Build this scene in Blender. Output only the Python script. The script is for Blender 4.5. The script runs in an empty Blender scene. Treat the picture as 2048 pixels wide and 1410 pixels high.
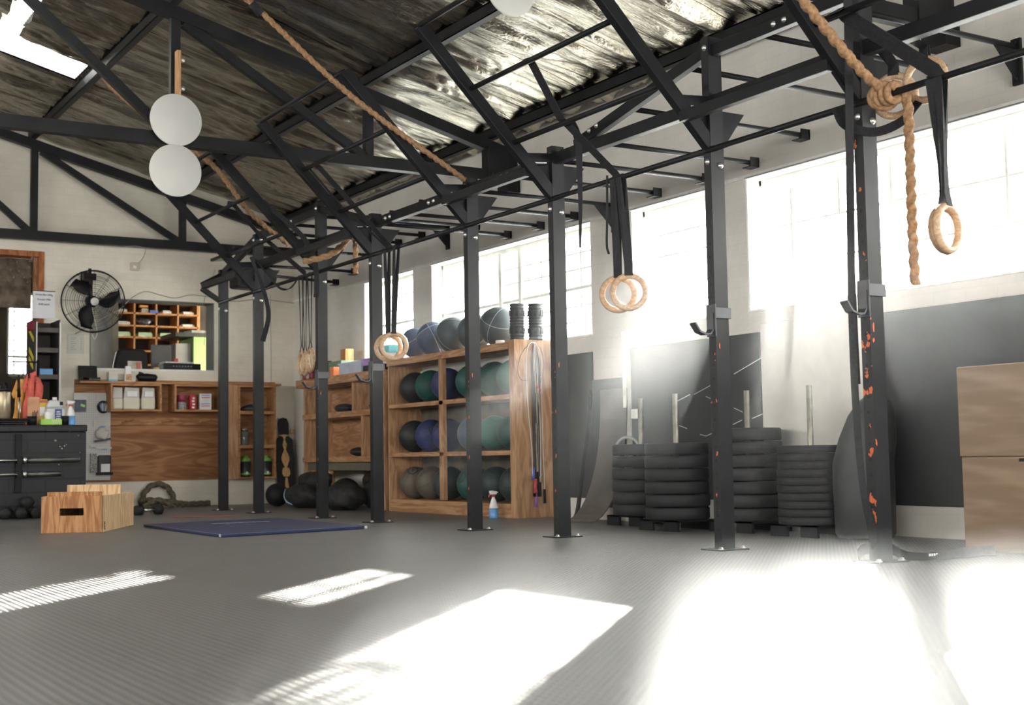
import bpy, bmesh, math, random
from mathutils import Vector, Matrix, noise
R = math.radians
PI = math.pi
V = Vector
random.seed(7)
C = bpy.context.scene.collection
S = bpy.context.scene

# ------------------------------------------------------------------ camera
F_PX, YAW, PITCH, ROLL, CAM_Z = 2651.25, 31.832, 4.399, -0.9617, 0.54
fw = V((math.sin(R(YAW))*math.cos(R(PITCH)), math.cos(R(YAW))*math.cos(R(PITCH)), math.sin(R(PITCH))))
rt = fw.cross(V((0, 0, 1))).normalized(); up = rt.cross(fw)
cr, sr = math.cos(R(ROLL)), math.sin(R(ROLL))
rt, up = rt*cr + up*sr, up*cr - rt*sr
cam_data = bpy.data.cameras.new('camera'); cam = bpy.data.objects.new('camera', cam_data); C.objects.link(cam)
cam_data.sensor_width = 36; cam_data.lens = F_PX/2048*36; cam_data.clip_end = 200
m = Matrix((rt, up, -fw)).transposed().to_4x4(); m.translation = V((0, 0, CAM_Z)); cam.matrix_world = m
cam_data.dof.use_dof = True; cam_data.dof.focus_distance = 8.2; cam_data.dof.aperture_fstop = 3.2
S.camera = cam
def at(ax, v, px, py):                     # the real point where the sight line of a photo pixel meets the plane ax = v
    d = fw*F_PX + rt*(px-1024) - up*(py-705); i = 'xyz'.index(ax); o = V((0, 0, CAM_Z))
    return o + d*((v-o[i])/d[i])

# ------------------------------------------------------------------ world, sun, exposure
w = bpy.data.worlds.new('sky'); S.world = w; w.use_nodes = True
bg = w.node_tree.nodes['Background']; bg.inputs['Color'].default_value = (1.0, 0.975, 0.93, 1); bg.inputs['Strength'].default_value = 12.0
sun_data = bpy.data.lights.new('sun', 'SUN'); sun_data.energy = 38; sun_data.angle = R(0.6); sun_data.color = (1.0, 0.95, 0.86)
sun = bpy.data.objects.new('sun', sun_data); C.objects.link(sun)
sun.rotation_euler = V((-1, -1, -0.43)).to_track_quat('-Z', 'Y').to_euler(); sun.location = (12, 12, 6)
S.view_settings.view_transform = 'Standard'; S.view_settings.look = 'None'; S.view_settings.gamma = 1.0
S.view_settings.use_curve_mapping = False; S.view_settings.exposure = 0.36
try:
    S.cycles.use_denoising = True; S.cycles.denoiser = 'OPENIMAGEDENOISE'; S.cycles.denoising_input_passes = 'RGB_ALBEDO_NORMAL'
    S.cycles.max_bounces = 8; S.cycles.diffuse_bounces = 4; S.cycles.glossy_bounces = 3; S.cycles.transmission_bounces = 4
    S.cycles.transparent_max_bounces = 8; S.cycles.volume_bounces = 0; S.cycles.volume_step_rate = 1.0; S.cycles.volume_max_steps = 48; S.cycles.sample_clamp_indirect = 6
    S.cycles.caustics_reflective = False; S.cycles.caustics_refractive = False
    S.cycles.use_adaptive_sampling = True; S.cycles.adaptive_threshold = 0.02
except Exception: pass

def portal(name, loc, rot, sx, sy):
    l = bpy.data.lights.new(name, 'AREA'); l.shape = 'RECTANGLE'; l.size = sx; l.size_y = sy; l.cycles.is_portal = True
    o = bpy.data.objects.new(name, l); C.objects.link(o); o.location = loc; o.rotation_euler = rot
for n, (y0, y1) in enumerate(((2.5, 7.02), (7.3, 8.38), (8.93, 11.73), (12.12, 13.3), (-2.8, 1.9))):
    portal('window_daylight', (6.54, (y0+y1)/2, 1.985), (0, R(90), 0), 0.95, y1-y0)
portal('added_gate_portal', (1.6, -3.52, 1.5), (R(90), 0, 0), 5.6, 3.0)  # unseen gateway behind the camera, added for fill light
portal('added_side_portal', (-3.24, 6, 2.1), (0, R(-90), 0), 1.2, 16)  # unseen left-hand openings, added to give an even fill

# ------------------------------------------------------------------ materials
MATS = {}
def nodes(name, rough=.5, metal=0, color=(.5, .5, .5), spec=.5):
    if name in MATS: return MATS[name], None, None
    mt = bpy.data.materials.new(name); mt.use_nodes = True; nt = mt.node_tree; b = nt.nodes['Principled BSDF']
    b.inputs['Base Color'].default_value = (*color, 1); b.inputs['Roughness'].default_value = rough
    b.inputs['Metallic'].default_value = metal; b.inputs['Specular IOR Level'].default_value = spec
    MATS[name] = mt
    return mt, nt, b
def N(nt, t, **k):
    n = nt.nodes.new(t)
    for a, v in k.items():
        if a in n.inputs: n.inputs[a].default_value = v
        else: setattr(n, a, v)
    return n
def L(nt, a, b): nt.links.new(a, b)
def coords(nt, scale=(1, 1, 1), kind='Object', rot=(0, 0, 0)):
    t = N(nt, 'ShaderNodeTexCoord'); mp = N(nt, 'ShaderNodeMapping'); mp.inputs['Scale'].default_value = scale
    mp.inputs['Rotation'].default_value = rot
    L(nt, t.outputs[kind], mp.inputs[0]); return mp.outputs[0]
def ramp(nt, fac, stops):
    r = N(nt, 'ShaderNodeValToRGB'); e = r.color_ramp.elements
    while len(e) < len(stops): e.new(.5)
    for k, (p, c) in enumerate(stops): e[k].position = p; e[k].color = (*c, 1) if len(c) == 3 else c
    L(nt, fac, r.inputs[0]); return r.outputs[0]
def bump(nt, b, h, strength=.3, dist=.01, prev=None):
    n = N(nt, 'ShaderNodeBump'); n.inputs['Strength'].default_value = strength; n.inputs['Distance'].default_value = dist
    L(nt, h, n.inputs['Height'])
    if prev is not None: L(nt, prev, n.inputs['Normal'])
    L(nt, n.outputs[0], b.inputs['Normal']); return n.outputs[0]
def math_(nt, op, a, b=None):
    n = N(nt, 'ShaderNodeMath', operation=op)
    for i, x in enumerate((a, b)):
        if x is None: continue
        if hasattr(x, 'is_linked'): L(nt, x, n.inputs[i])
        else: n.inputs[i].default_value = x
    return n.outputs[0]
def plain(name, color, rough=.5, metal=0, var=.12, spec=.5, nscale=6, bmp=0):
    mt, nt, b = nodes(name, rough, metal, color, spec)
    if nt is None: return mt
    nz = N(nt, 'ShaderNodeTexNoise', Scale=nscale, Detail=4.0); L(nt, coords(nt), nz.inputs['Vector'])
    lo = tuple(c*(1-var) for c in color); hi = tuple(min(1, c*(1+var)) for c in color)
    L(nt, ramp(nt, nz.outputs[0], [(.35, lo), (.65, hi)]), b.inputs['Base Color'])
    if bmp: bump(nt, b, nz.outputs[0], bmp, .01)
    return mt
def wood(name, dark, light, axis='x', scale=1.0, knots=True, rough=.6):
    mt, nt, b = nodes(name, rough, 0, light, .3)
    if nt is None: return mt
    st = {'x': (1.2, 9, 9), 'y': (9, 1.2, 9), 'z': (9, 9, 1.2)}[axis]
    st = tuple(s*scale for s in st)
    c = coords(nt, st)
    n1 = N(nt, 'ShaderNodeTexNoise', Scale=1.0, Detail=3.0, Distortion=1.5); L(nt, c, n1.inputs['Vector'])
    wv = N(nt, 'ShaderNodeMath', operation='SINE'); L(nt, math_(nt, 'MULTIPLY', n1.outputs[0], 34.0), wv.inputs[0])
    n2 = N(nt, 'ShaderNodeTexNoise', Scale=6.0, Detail=5.0); L(nt, c, n2.inputs['Vector'])
    f = math_(nt, 'ADD', math_(nt, 'MULTIPLY', wv.outputs[0], .22), n2.outputs[0])
    col = ramp(nt, f, [(.25, dark), (.75, light)])
    if knots:
        vo = N(nt, 'ShaderNodeTexVoronoi', Scale=.42); L(nt, c, vo.inputs['Vector'])
        k = ramp(nt, vo.outputs['Distance'], [(.03, (0, 0, 0)), (.1, (1, 1, 1))])
        mx = N(nt, 'ShaderNodeMixRGB'); L(nt, k, mx.inputs[0]); mx.inputs[1].default_value = (*[d*.35 for d in dark], 1); L(nt, col, mx.inputs[2]); col = mx.outputs[0]
    L(nt, col, b.inputs['Base Color']); bump(nt, b, n2.outputs[0], .15, .004)
    return mt
def brick(name, color, mortar=.75, rough=.75, strength=.5, bw=.23, bh=.078, rot='y', stain=.15, gap=.008):
    mt, nt, b = nodes(name, rough, 0, color, .3)
    if nt is None: return mt
    sw = N(nt, 'ShaderNodeSeparateXYZ'); L(nt, coords(nt), sw.inputs[0]); cb = N(nt, 'ShaderNodeCombineXYZ')
    L(nt, sw.outputs[1 if rot == 'x' else 0], cb.inputs[0]); L(nt, sw.outputs[2], cb.inputs[1]); c = cb.outputs[0]
    d = N(nt, 'ShaderNodeTexNoise', Scale=3.0, Detail=3.0); L(nt, c, d.inputs['Vector'])
    mixv = N(nt, 'ShaderNodeMixRGB', blend_type='ADD'); mixv.inputs[0].default_value = .03; L(nt, c, mixv.inputs[1]); L(nt, d.outputs[1], mixv.inputs[2])
    br = N(nt, 'ShaderNodeTexBrick'); br.inputs['Scale'].default_value = 1; br.inputs['Brick Width'].default_value = bw; br.inputs['Row Height'].default_value = bh
    br.inputs['Mortar Size'].default_value = gap; br.inputs['Mortar Smooth'].default_value = .8; L(nt, mixv.outputs[0], br.inputs['Vector'])
    for i, k in enumerate((1, .97)): br.inputs[i+1].default_value = (*[x*k for x in color], 1)
    br.inputs[3].default_value = (*[x*mortar for x in color], 1)
    n2 = N(nt, 'ShaderNodeTexNoise', Scale=1.3, Detail=8.0, Roughness=.65); L(nt, coords(nt), n2.inputs['Vector'])
    st = ramp(nt, n2.outputs[0], [(.3, (1-stain*1.5,)*3), (.7, (1, 1, 1))])
    mx = N(nt, 'ShaderNodeMixRGB', blend_type='MULTIPLY'); mx.inputs[0].default_value = 1; L(nt, br.outputs[0], mx.inputs[1]); L(nt, st, mx.inputs[2])
    L(nt, mx.outputs[0], b.inputs['Base Color'])
    n3 = N(nt, 'ShaderNodeTexNoise', Scale=22.0, Detail=6.0); L(nt, coords(nt), n3.inputs['Vector'])
    p = bump(nt, b, br.outputs['Fac'], -strength, .012)
    b2 = N(nt, 'ShaderNodeBump'); b2.inputs['Strength'].default_value = .25; b2.inputs['Distance'].default_value = .01
    L(nt, n3.outputs[0], b2.inputs['Height']); L(nt, p, b2.inputs['Normal']); L(nt, b2.outputs[0], b.inputs['Normal'])
    return mt

STEEL = plain('black_powder_coated_steel', (.010, .0105, .012), .45, 0, .25, .14, 5)
TRUSS = plain('dark_painted_steel', (.011, .0115, .013), .5, 0, .3, .2, 4)
RUBBER = plain('black_rubber', (.010, .011, .012), .62, 0, .3, .3, 8, .1)
STRAP = plain('black_webbing', (.012, .012, .014), .75, 0, .3, .3, 60, .2)
ZINC = plain('zinc_bolt', (.62, .62, .6), .3, .9, .2)
CHROME = plain('steel_bar', (.45, .45, .43), .3, 1, .15)
WHITE = plain('white_plastic', (.75, .75, .74), .45, 0, .05)
BLACKP = plain('black_plastic', (.007, .007, .008), .45, 0, .2, .2)
WHITEP = plain('white_painted_frame', (.82, .82, .77), .5, 0, .10, .4, 9)
PINE = wood('pine_board', (.30, .15, .07), (.48, .275, .145), 'y', .7)
PINEX = wood('pine_board_long_x', (.28, .125, .05), (.42, .215, .095), 'x', .7)
PINEZ = wood('pine_board_upright', (.33, .175, .085), (.50, .30, .165), 'z', .7)
PLYX = wood('plywood_panel', (.22, .09, .035), (.37, .175, .075), 'x', .45)
PLYZ = wood('plywood_box', (.30, .125, .045), (.50, .27, .12), 'z', .9, False)
PLYL = wood('plywood_pale', (.44, .28, .14), (.66, .47, .28), 'z', .9, False)
PLYG = wood('weathered_plywood', (.22, .15, .095), (.30, .215, .145), 'y', .3, False)
RINGW = wood('birch_ring', (.38, .25, .15), (.52, .36, .23), 'x', 2, False, .45)
SHOPW = wood('pigeonhole_wood', (.35, .15, .05), (.55, .28, .11), 'z', 1, False)

def floor_mat():
    mt, nt, b = nodes('dimpled_rubber_matting', .5, 0, (.05, .05, .052), 1.0)
    c = coords(nt, (1, 1, 1))
    sp = N(nt, 'ShaderNodeSeparateXYZ'); L(nt, c, sp.inputs[0])
    P = .029
    u = math_(nt, 'MULTIPLY', sp.outputs[0], 1/P); v = math_(nt, 'MULTIPLY', sp.outputs[1], 1/P)
    fu = math_(nt, 'SUBTRACT', math_(nt, 'FRACT', u), .5); fv = math_(nt, 'SUBTRACT', math_(nt, 'FRACT', v), .5)
    d = math_(nt, 'SQRT', math_(nt, 'ADD', math_(nt, 'MULTIPLY', fu, fu), math_(nt, 'MULTIPLY', fv, fv)))
    dot = ramp(nt, d, [(.16, (1, 1, 1)), (.34, (0, 0, 0))])
    n1 = N(nt, 'ShaderNodeTexNoise', Scale=.8, Detail=7.0, Roughness=.6); L(nt, c, n1.inputs['Vector'])
    base = ramp(nt, n1.outputs[0], [(.3, (.055, .053, .051)), (.7, (.105, .102, .098))])
    mx = N(nt, 'ShaderNodeMixRGB'); L(nt, math_(nt, 'MULTIPLY', dot, .85), mx.inputs[0]); L(nt, base, mx.inputs[1]); mx.inputs[2].default_value = (.30, .29, .28, 1)
    L(nt, mx.outputs[0], b.inputs['Base Color'])
    L(nt, ramp(nt, n1.outputs[0], [(.3, (.36,)*3), (.7, (.46,)*3)]), b.inputs['Roughness'])
    bump(nt, b, dot, 1.0, .007)
    return mt
FLOOR = floor_mat()

def foil_mat():
    mt, nt, b = nodes('foil_insulation', .20, 1.0, (.62, .58, .50), .5)
    c = coords(nt, (.9, 13, 1)); n1 = N(nt, 'ShaderNodeTexNoise', Scale=1.6, Detail=6.0, Roughness=.6, Distortion=.35); L(nt, c, n1.inputs['Vector'])
    c2 = coords(nt, (6, 12, 1)); n2 = N(nt, 'ShaderNodeTexNoise', Scale=3.0, Detail=4.0, Distortion=1.2); L(nt, c2, n2.inputs['Vector'])
    p = bump(nt, b, n1.outputs[0], .35, .04)
    b2 = N(nt, 'ShaderNodeBump'); b2.inputs['Strength'].default_value = .2; b2.inputs['Distance'].default_value = .02
    L(nt, n2.outputs[0], b2.inputs['Height']); L(nt, p, b2.inputs['Normal']); L(nt, b2.outputs[0], b.inputs['Normal'])
    sp = N(nt, 'ShaderNodeSeparateXYZ'); L(nt, coords(nt), sp.inputs[0])
    seam = math_(nt, 'FRACT', math_(nt, 'MULTIPLY', sp.outputs[1], 1/.62)); line = math_(nt, 'LESS_THAN', seam, .016)
    base = ramp(nt, n1.outputs[0], [(.3, (.38, .35, .29)), (.7, (.64, .61, .54))])
    mx = N(nt, 'ShaderNodeMixRGB'); L(nt, line, mx.inputs[0]); L(nt, base, mx.inputs[1]); mx.inputs[2].default_value = (.12, .09, .06, 1); L(nt, mx.outputs[0], b.inputs['Base Color'])
    return mt
FOIL = foil_mat()

def post_mat(name, worn):
    mt, nt, b = nodes(name, .42, 0, (.024, .025, .028), .22)
    sp = N(nt, 'ShaderNodeSeparateXYZ'); L(nt, coords(nt), sp.inputs[0])
    g = N(nt, 'ShaderNodeNewGeometry'); sn = N(nt, 'ShaderNodeSeparateXYZ'); L(nt, g.outputs['Normal'], sn.inputs[0])
    side = math_(nt, 'LESS_THAN', sn.outputs[0], -.7)
    zf = math_(nt, 'MULTIPLY', math_(nt, 'SUBTRACT', math_(nt, 'FRACT', math_(nt, 'MULTIPLY', sp.outputs[2], 1/.075)), .5), .075)
    r2 = math_(nt, 'ADD', math_(nt, 'MULTIPLY', zf, zf), math_(nt, 'MULTIPLY', sp.outputs[1], sp.outputs[1]))
    hole = math_(nt, 'MULTIPLY', math_(nt, 'LESS_THAN', r2, .009**2), math_(nt, 'MULTIPLY', side, math_(nt, 'LESS_THAN', sp.outputs[2], 1.7)))
    nz = N(nt, 'ShaderNodeTexNoise', Scale=26.0, Detail=3.0); L(nt, coords(nt, (1, 1, .55)), nz.inputs['Vector'])
    nl = N(nt, 'ShaderNodeTexNoise', Scale=3.3, Detail=1.0); L(nt, coords(nt), nl.inputs['Vector'])
    band = math_(nt, 'ADD', math_(nt, 'MULTIPLY', math_(nt, 'ABSOLUTE', sp.outputs[1]), 2.2), math_(nt, 'MULTIPLY', math_(nt, 'ABSOLUTE', math_(nt, 'SUBTRACT', sp.outputs[2], .62)), .09))
    thr = math_(nt, 'ADD', .925 - .17*worn, band)
    chip = math_(nt, 'GREATER_THAN', math_(nt, 'ADD', nz.outputs[0], math_(nt, 'MULTIPLY', nl.outputs[0], .35)), thr)
    chip = math_(nt, 'MULTIPLY', chip, math_(nt, 'LESS_THAN', sp.outputs[0], -.02))
    n0 = N(nt, 'ShaderNodeTexNoise', Scale=5.0, Detail=6.0); L(nt, coords(nt), n0.inputs['Vector'])
    base = ramp(nt, n0.outputs[0], [(.3, (.009, .0095, .011)), (.75, (.018, .019, .022))])
    m1 = N(nt, 'ShaderNodeMixRGB'); L(nt, chip, m1.inputs[0]); L(nt, base, m1.inputs[1]); m1.inputs[2].default_value = (.62, .13, .04, 1)
    m2 = N(nt, 'ShaderNodeMixRGB'); L(nt, hole, m2.inputs[0]); L(nt, m1.outputs[0], m2.inputs[1]); m2.inputs[2].default_value = (.003, .003, .003, 1)
    L(nt, m2.outputs[0], b.inputs['Base Color']); return mt
POST = [post_mat('upright_steel_lightly_worn', .35), post_mat('upright_steel_worn', .8), post_mat('upright_steel_heavily_worn', 1.15)]

def rope_mat():
    mt, nt, b = nodes('manila_rope', .85, 0, (.5, .3, .14), .2)
    nz = N(nt, 'ShaderNodeTexNoise', Scale=60.0, Detail=3.0); L(nt, coords(nt), nz.inputs['Vector'])
    L(nt, ramp(nt, nz.outputs[0], [(.3, (.20, .11, .055)), (.7, (.36, .22, .12))]), b.inputs['Base Color']); bump(nt, b, nz.outputs[0], .4, .004); return mt
ROPE = rope_mat()
GROPE = plain('grey_battle_rope', (.12, .1, .07), .9, 0, .4, .2, 50, .3)
def glass_mat(name, frosted):
    mt = bpy.data.materials.new(name); mt.use_nodes = True; nt = mt.node_tree; nt.nodes.clear()
    out = N(nt, 'ShaderNodeOutputMaterial'); mix = N(nt, 'ShaderNodeMixShader')
    a = N(nt, 'ShaderNodeBsdfTranslucent') if frosted else N(nt, 'ShaderNodeBsdfTransparent'); a.inputs[0].default_value = (.85, .88, .88, 1) if frosted else (.96, .98, .98, 1)
    g = N(nt, 'ShaderNodeBsdfGlossy'); g.inputs['Roughness'].default_value = .3 if frosted else .03
    nz = N(nt, 'ShaderNodeTexNoise', Scale=3.0, Detail=4.0); L(nt, coords(nt), nz.inputs['Vector'])
    L(nt, ramp(nt, nz.outputs[0], [(.3, (.04,)*3), (.7, (.07,)*3)]), mix.inputs[0])
    L(nt, a.outputs[0], mix.inputs[1]); L(nt, g.outputs[0], mix.inputs[2]); L(nt, mix.outputs[0], out.inputs[0]); MATS[name] = mt; return mt
GLASS = glass_mat('clear_window_glass', False); FROST = glass_mat('frosted_window_glass', True)

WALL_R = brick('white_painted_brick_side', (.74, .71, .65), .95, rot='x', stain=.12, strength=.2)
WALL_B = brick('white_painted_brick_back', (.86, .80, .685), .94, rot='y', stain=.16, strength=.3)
REVEAL = plain('white_plaster_reveal', (.78, .78, .74), .7, 0, .06, .3, 12, .2)
BLKBRICK = brick('black_painted_brick', (.017, .018, .022), .45, .5, 1.0, rot='y', stain=.1, bw=.34, bh=.13, gap=.014)
BOARD = plain('black_painted_board', (.020, .021, .023), .5, 0, .35, .35, 1.6)

# ------------------------------------------------------------------ mesh building
class MB:
    def __init__(s, off=(0, 0, 0)): s.bm = bmesh.new(); s.off = V(off)
    def _add(s, verts, faces, mi=0, smooth=False):
        vs = [s.bm.verts.new(V(v)-s.off) for v in verts]
        for f in faces:
            try: fa = s.bm.faces.new([vs[i] for i in f]); fa.material_index = mi; fa.smooth = smooth
            except ValueError: pass
        return s
    def box(s, x0, x1, y0, y1, z0, z1, mi=0):
        v = [(x, y, z) for z in (z0, z1) for y in (y0, y1) for x in (x0, x1)]
        return s._add(v, [(0, 2, 3, 1), (4, 5, 7, 6), (0, 1, 5, 4), (2, 6, 7, 3), (0, 4, 6, 2), (1, 3, 7, 5)], mi)
    def obox(s, c, sx, sy, sz, rz=0, rx=0, ry=0, mi=0):
        M = Matrix.Rotation(rz, 3, 'Z') @ Matrix.Rotation(ry, 3, 'Y') @ Matrix.Rotation(rx, 3, 'X'); c = V(c)
        v = [c + M @ V((x*sx/2, y*sy/2, z*sz/2)) for z in (-1, 1) for y in (-1, 1) for x in (-1, 1)]
        return s._add(v, [(0, 2, 3, 1), (4, 5, 7, 6), (0, 1, 5, 4), (2, 6, 7, 3), (0, 4, 6, 2), (1, 3, 7, 5)], mi)
    def bar(s, p0, p1, w, h, side=(0, 1, 0), mi=0):          # rectangular bar: w along side, h across
        p0, p1 = V(p0), V(p1); d = (p1-p0).normalized(); a = V(side); a = (a - d*a.dot(d)).normalized(); b = d.cross(a)
        v = [p + a*(i*w/2) + b*(j*h/2) for p in (p0, p1) for j in (-1, 1) for i in (-1, 1)]
        return s._add(v, [(0, 2, 3, 1), (4, 5, 7, 6), (0, 1, 5, 4), (2, 6, 7, 3), (0, 4, 6, 2), (1, 3, 7, 5)], mi)
    def sweep(s, pts, rf, seg=10, closed=False, mi=0, caps=True):
        pts = [V(p) for p in pts]; n = len(pts); rings = []; prev = None
        for i, p in enumerate(pts):
            t = (pts[(i+1) % n]-pts[i-1]) if closed else (pts[min(i+1, n-1)]-pts[max(i-1, 0)])
            t.normalize()
            if prev is None:
                a = V((0, 0, 1)) if abs(t.z) < .9 else V((1, 0, 0)); prev = (a - t*a.dot(t)).normalized()
            else: prev = (prev - t*prev.dot(t)).normalized()
            b = t.cross(prev); ring = []
            for k in range(seg):
                th = 2*PI*k/seg; r = rf(i, th) if callable(rf) else rf
                ring.append(p + (prev*math.cos(th) + b*math.sin(th))*r)
            rings.append(ring)
        v = [q for r_ in rings for q in r_]; f = []
        for i in range(n if closed else n-1):
            j = (i+1) % n
            for k in range(seg): f.append((i*seg+k, i*seg+(k+1) % seg, j*seg+(k+1) % seg, j*seg+k))
        if not closed and caps: f.append(tuple(range(seg-1, -1, -1))); f.append(tuple((n-1)*seg+k for k in range(seg)))
        return s._add(v, f, mi, True)
    def cyl(s, p0, p1, r, r2=None, seg=16, mi=0):
        r2 = r if r2 is None else r2
        return s.sweep([p0, p1], lambda i, th: (r, r2)[i], seg, mi=mi)
    def lathe(s, prof, c=(0, 0, 0), axis='z', seg=24, mi=0):  # prof: list of (radius, height)
        c = V(c); v = []; n = len(prof)
        for (r, h) in prof:
            for k in range(seg):
                th = 2*PI*k/seg; a, b = r*math.cos(th), r*math.sin(th)
                v.append(c + V({'z': (a, b, h), 'x': (h, a, b), 'y': (b, h, a)}[axis]))
        f = [(i*seg+k, i*seg+(k+1) % seg, (i+1)*seg+(k+1) % seg, (i+1)*seg+k) for i in range(n-1) for k in range(seg)]
        f.append(tuple(range(seg-1, -1, -1))); f.append(tuple((n-1)*seg+k for k in range(seg)))
        return s._add(v, f, mi, True)
    def ribbon(s, pts, wid, th=.003, side=(0, 1, 0), mi=0):   # side may be one vector or one per point
        pts = [V(p) for p in pts]; n = len(pts); v = []; f = []
        for i, p in enumerate(pts):
            t = (pts[min(i+1, n-1)]-pts[max(i-1, 0)]).normalized(); sd = V(side[i] if isinstance(side[0], (tuple, list, Vector)) else side)
            a = (sd - t*sd.dot(t)).normalized(); b = t.cross(a); w_ = wid[i] if isinstance(wid, (list, tuple)) else wid
            v += [p+a*w_/2+b*th/2, p-a*w_/2+b*th/2, p-a*w_/2-b*th/2, p+a*w_/2-b*th/2]
        for i in range(n-1):
            for k in range(4): f.append((i*4+k, i*4+(k+1) % 4, (i+1)*4+(k+1) % 4, (i+1)*4+k))
        f += [(3, 2, 1, 0), tuple((n-1)*4+k for k in range(4))]
        return s._add(v, f, mi)
    def torus(s, c, R_, r, normal=(0, 1, 0), seg=40, sub=12, mi=0):
        q = V(normal).to_track_quat('Z', 'Y')
        return s.sweep([V(c) + q @ V((R_*math.cos(2*PI*k/seg), R_*math.sin(2*PI*k/seg), 0)) for k in range(seg)], r, sub, True, mi)
    def prism(s, poly, ax, a0, a1, mi=0):                     # 2-d outline pushed along an axis
        def P(u, v_, a): return {'x': (a, u, v_), 'y': (u, a, v_), 'z': (u, v_, a)}[ax]
        n = len(poly); v = [P(*p, a0) for p in poly] + [P(*p, a1) for p in poly]
        f = [tuple(range(n)), tuple(range(2*n-1, n-1, -1))] + [(i, i+n, (i+1) % n+n, (i+1) % n) for i in range(n)]
        return s._add(v, f, mi)
    def ball(s, c, r, sq=(1, 1, 1), seg=24, rings=14, mi=0):
        c = V(c); v = []; f = []
        for i in range(rings+1):
            ph = PI*i/rings
            for k in range(seg):
                th = 2*PI*k/seg; v.append(c + V((r*sq[0]*math.sin(ph)*math.cos(th), r*sq[1]*math.sin(ph)*math.sin(th), r*sq[2]*math.cos(ph))))
        for i in range(rings):
            for k in range(seg): f.append((i*seg+k, (i+1)*seg+k, (i+1)*seg+(k+1) % seg, i*seg+(k+1) % seg))
        return s._add(v, f, mi, True)
    def build(s, name, mats, parent=None, bevel=0, loc=None):
        if mats is None or not isinstance(mats, (list, tuple)): mats = [mats]
        bmesh.ops.remove_doubles(s.bm, verts=s.bm.verts, dist=1e-5); bmesh.ops.recalc_face_normals(s.bm, faces=s.bm.faces)
        me = bpy.data.meshes.new(name); s.bm.to_mesh(me); s.bm.free()
        for m_ in mats: me.materials.append(m_)
        o = bpy.data.objects.new(name, me); C.objects.link(o)
        if parent is not None: o.parent = parent
        else: o.location = s.off
        if loc is not None: o.location = loc
        if bevel:
            b = o.modifiers.new('bevel', 'BEVEL'); b.width = bevel; b.segments = 2; b.limit_method = 'ANGLE'; b.angle_limit = R(40)
        return o
def tag(o, label=None, cat=None, group=None, kind=None):
    if label: o['label'] = label
    if cat: o['category'] = cat
    if group: o['group'] = group
    if kind: o['kind'] = kind
    return o
def thing(name, label, cat, loc=(0, 0, 0), group=None, rz=0, kind=None):
    o = bpy.data.objects.new(name, None); C.objects.link(o); o.location = loc; o.rotation_euler = (0, 0, rz); o.empty_display_size = .1
    return tag(o, label, cat, group, kind)
def dup(root, loc=None, rz=None, label=None, group=None):
    r = root.copy(); C.objects.link(r)
    if loc is not None: r.location = loc
    if rz is not None: r.rotation_euler = (0, 0, rz)
    if label: r['label'] = label
    if group: r['group'] = group
    for ch in list(root.children):
        c = ch.copy(); C.objects.link(c); c.parent = r
        for g in list(ch.children):
            d = g.copy(); C.objects.link(d); d.parent = c
    return r
def struct(name, mb, mat, parent=None, **k):
    o = mb.build(name, mat, parent, **k)
    if parent is None: o['kind'] = 'structure'
    return o
def catmull(P, n=8):
    P = [V(p) for p in P]; Q = [P[0]*2-P[1]] + P + [P[-1]*2-P[-2]]; out = []
    for i in range(1, len(Q)-2):
        for k in range(n):
            t = k/n; a, b, c, d = Q[i-1], Q[i], Q[i+1], Q[i+2]
            out.append(((2*b) + (c-a)*t + (2*a-5*b+4*c-d)*t*t + (3*b-a-3*c+d)*t*t*t)*.5)
    return out + [P[-1]]

HAZE = .0002
XW, YB, XR = 6.334, 15.318, 4.84
def roof_z(x): return 4.25 - .262*(abs(x-1.5)-1.68)

#==BUILD==
# ------------------------------------------------------------------ room shell
struct('floor', MB().box(-3.3, 6.6, -3.6, 19.2, -.1, 0), FLOOR)
def wall_with_holes(mb, ax, c0, c1, u0, u1, z0, z1, holes):    # holes: (u0, u1, z0, z1) sorted by u
    def bx(a, b, z_0, z_1):
        if b-a < 1e-4 or z_1-z_0 < 1e-4: return
        if ax == 'x': mb.box(c0, c1, a, b, z_0, z_1)
        else: mb.box(a, b, c0, c1, z_0, z_1)
    u = u0
    for (a, b, h0, h1) in sorted(holes):
        bx(u, a, z0, z1); bx(a, b, z0, h0); bx(a, b, h1, z1); u = b
    bx(u, u1, z0, z1)
WINS = [(-2.8, 1.9), (2.5, 7.02), (7.3, 8.38), (8.93, 11.73), (12.12, 13.3)]
ZS, ZH = 1.51, 2.47
mb = MB(); wall_with_holes(mb, 'x', XW, XW+.24, -3.6, YB+.3, 0, 3.54, [(a, b, ZS, ZH) for a, b in WINS]); struct('wall_right', mb, WALL_R)
mb = MB()
for a, b in WINS:                                              # plastered reveals, lining each opening
    mb.box(XW+.002, XW+.13, b-.012, b, ZS, ZH); mb.box(XW+.002, XW+.13, a, a+.012, ZS, ZH)
    mb.box(XW-.012, XW+.13, a, b, ZH-.012, ZH); mb.box(XW-.012, XW+.13, a, b, ZS-.0, ZS+.012)
mb.box(XW-.012, XW, -3.6, YB, ZH-.005, ZH+.02)
struct('trim_1', mb, REVEAL)
DOORH = (2.1, 3.34, 0, 2.9); HATCH = (3.85, 5.31, 1.59, 2.41)
mb = MB(); wall_with_holes(mb, 'y', YB, YB+.25, -3.3, 6.6, 0, 3.3, [DOORH, HATCH])
mb.prism([(-3.4, 3.3), (6.6, 3.3), (6.6, roof_z(6.6)+.12), (1.5, roof_z(1.5)+.12), (-3.4, roof_z(-3.4)+.12)], 'y', YB, YB+.25)
struct('wall_back', mb, WALL_B)
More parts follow.
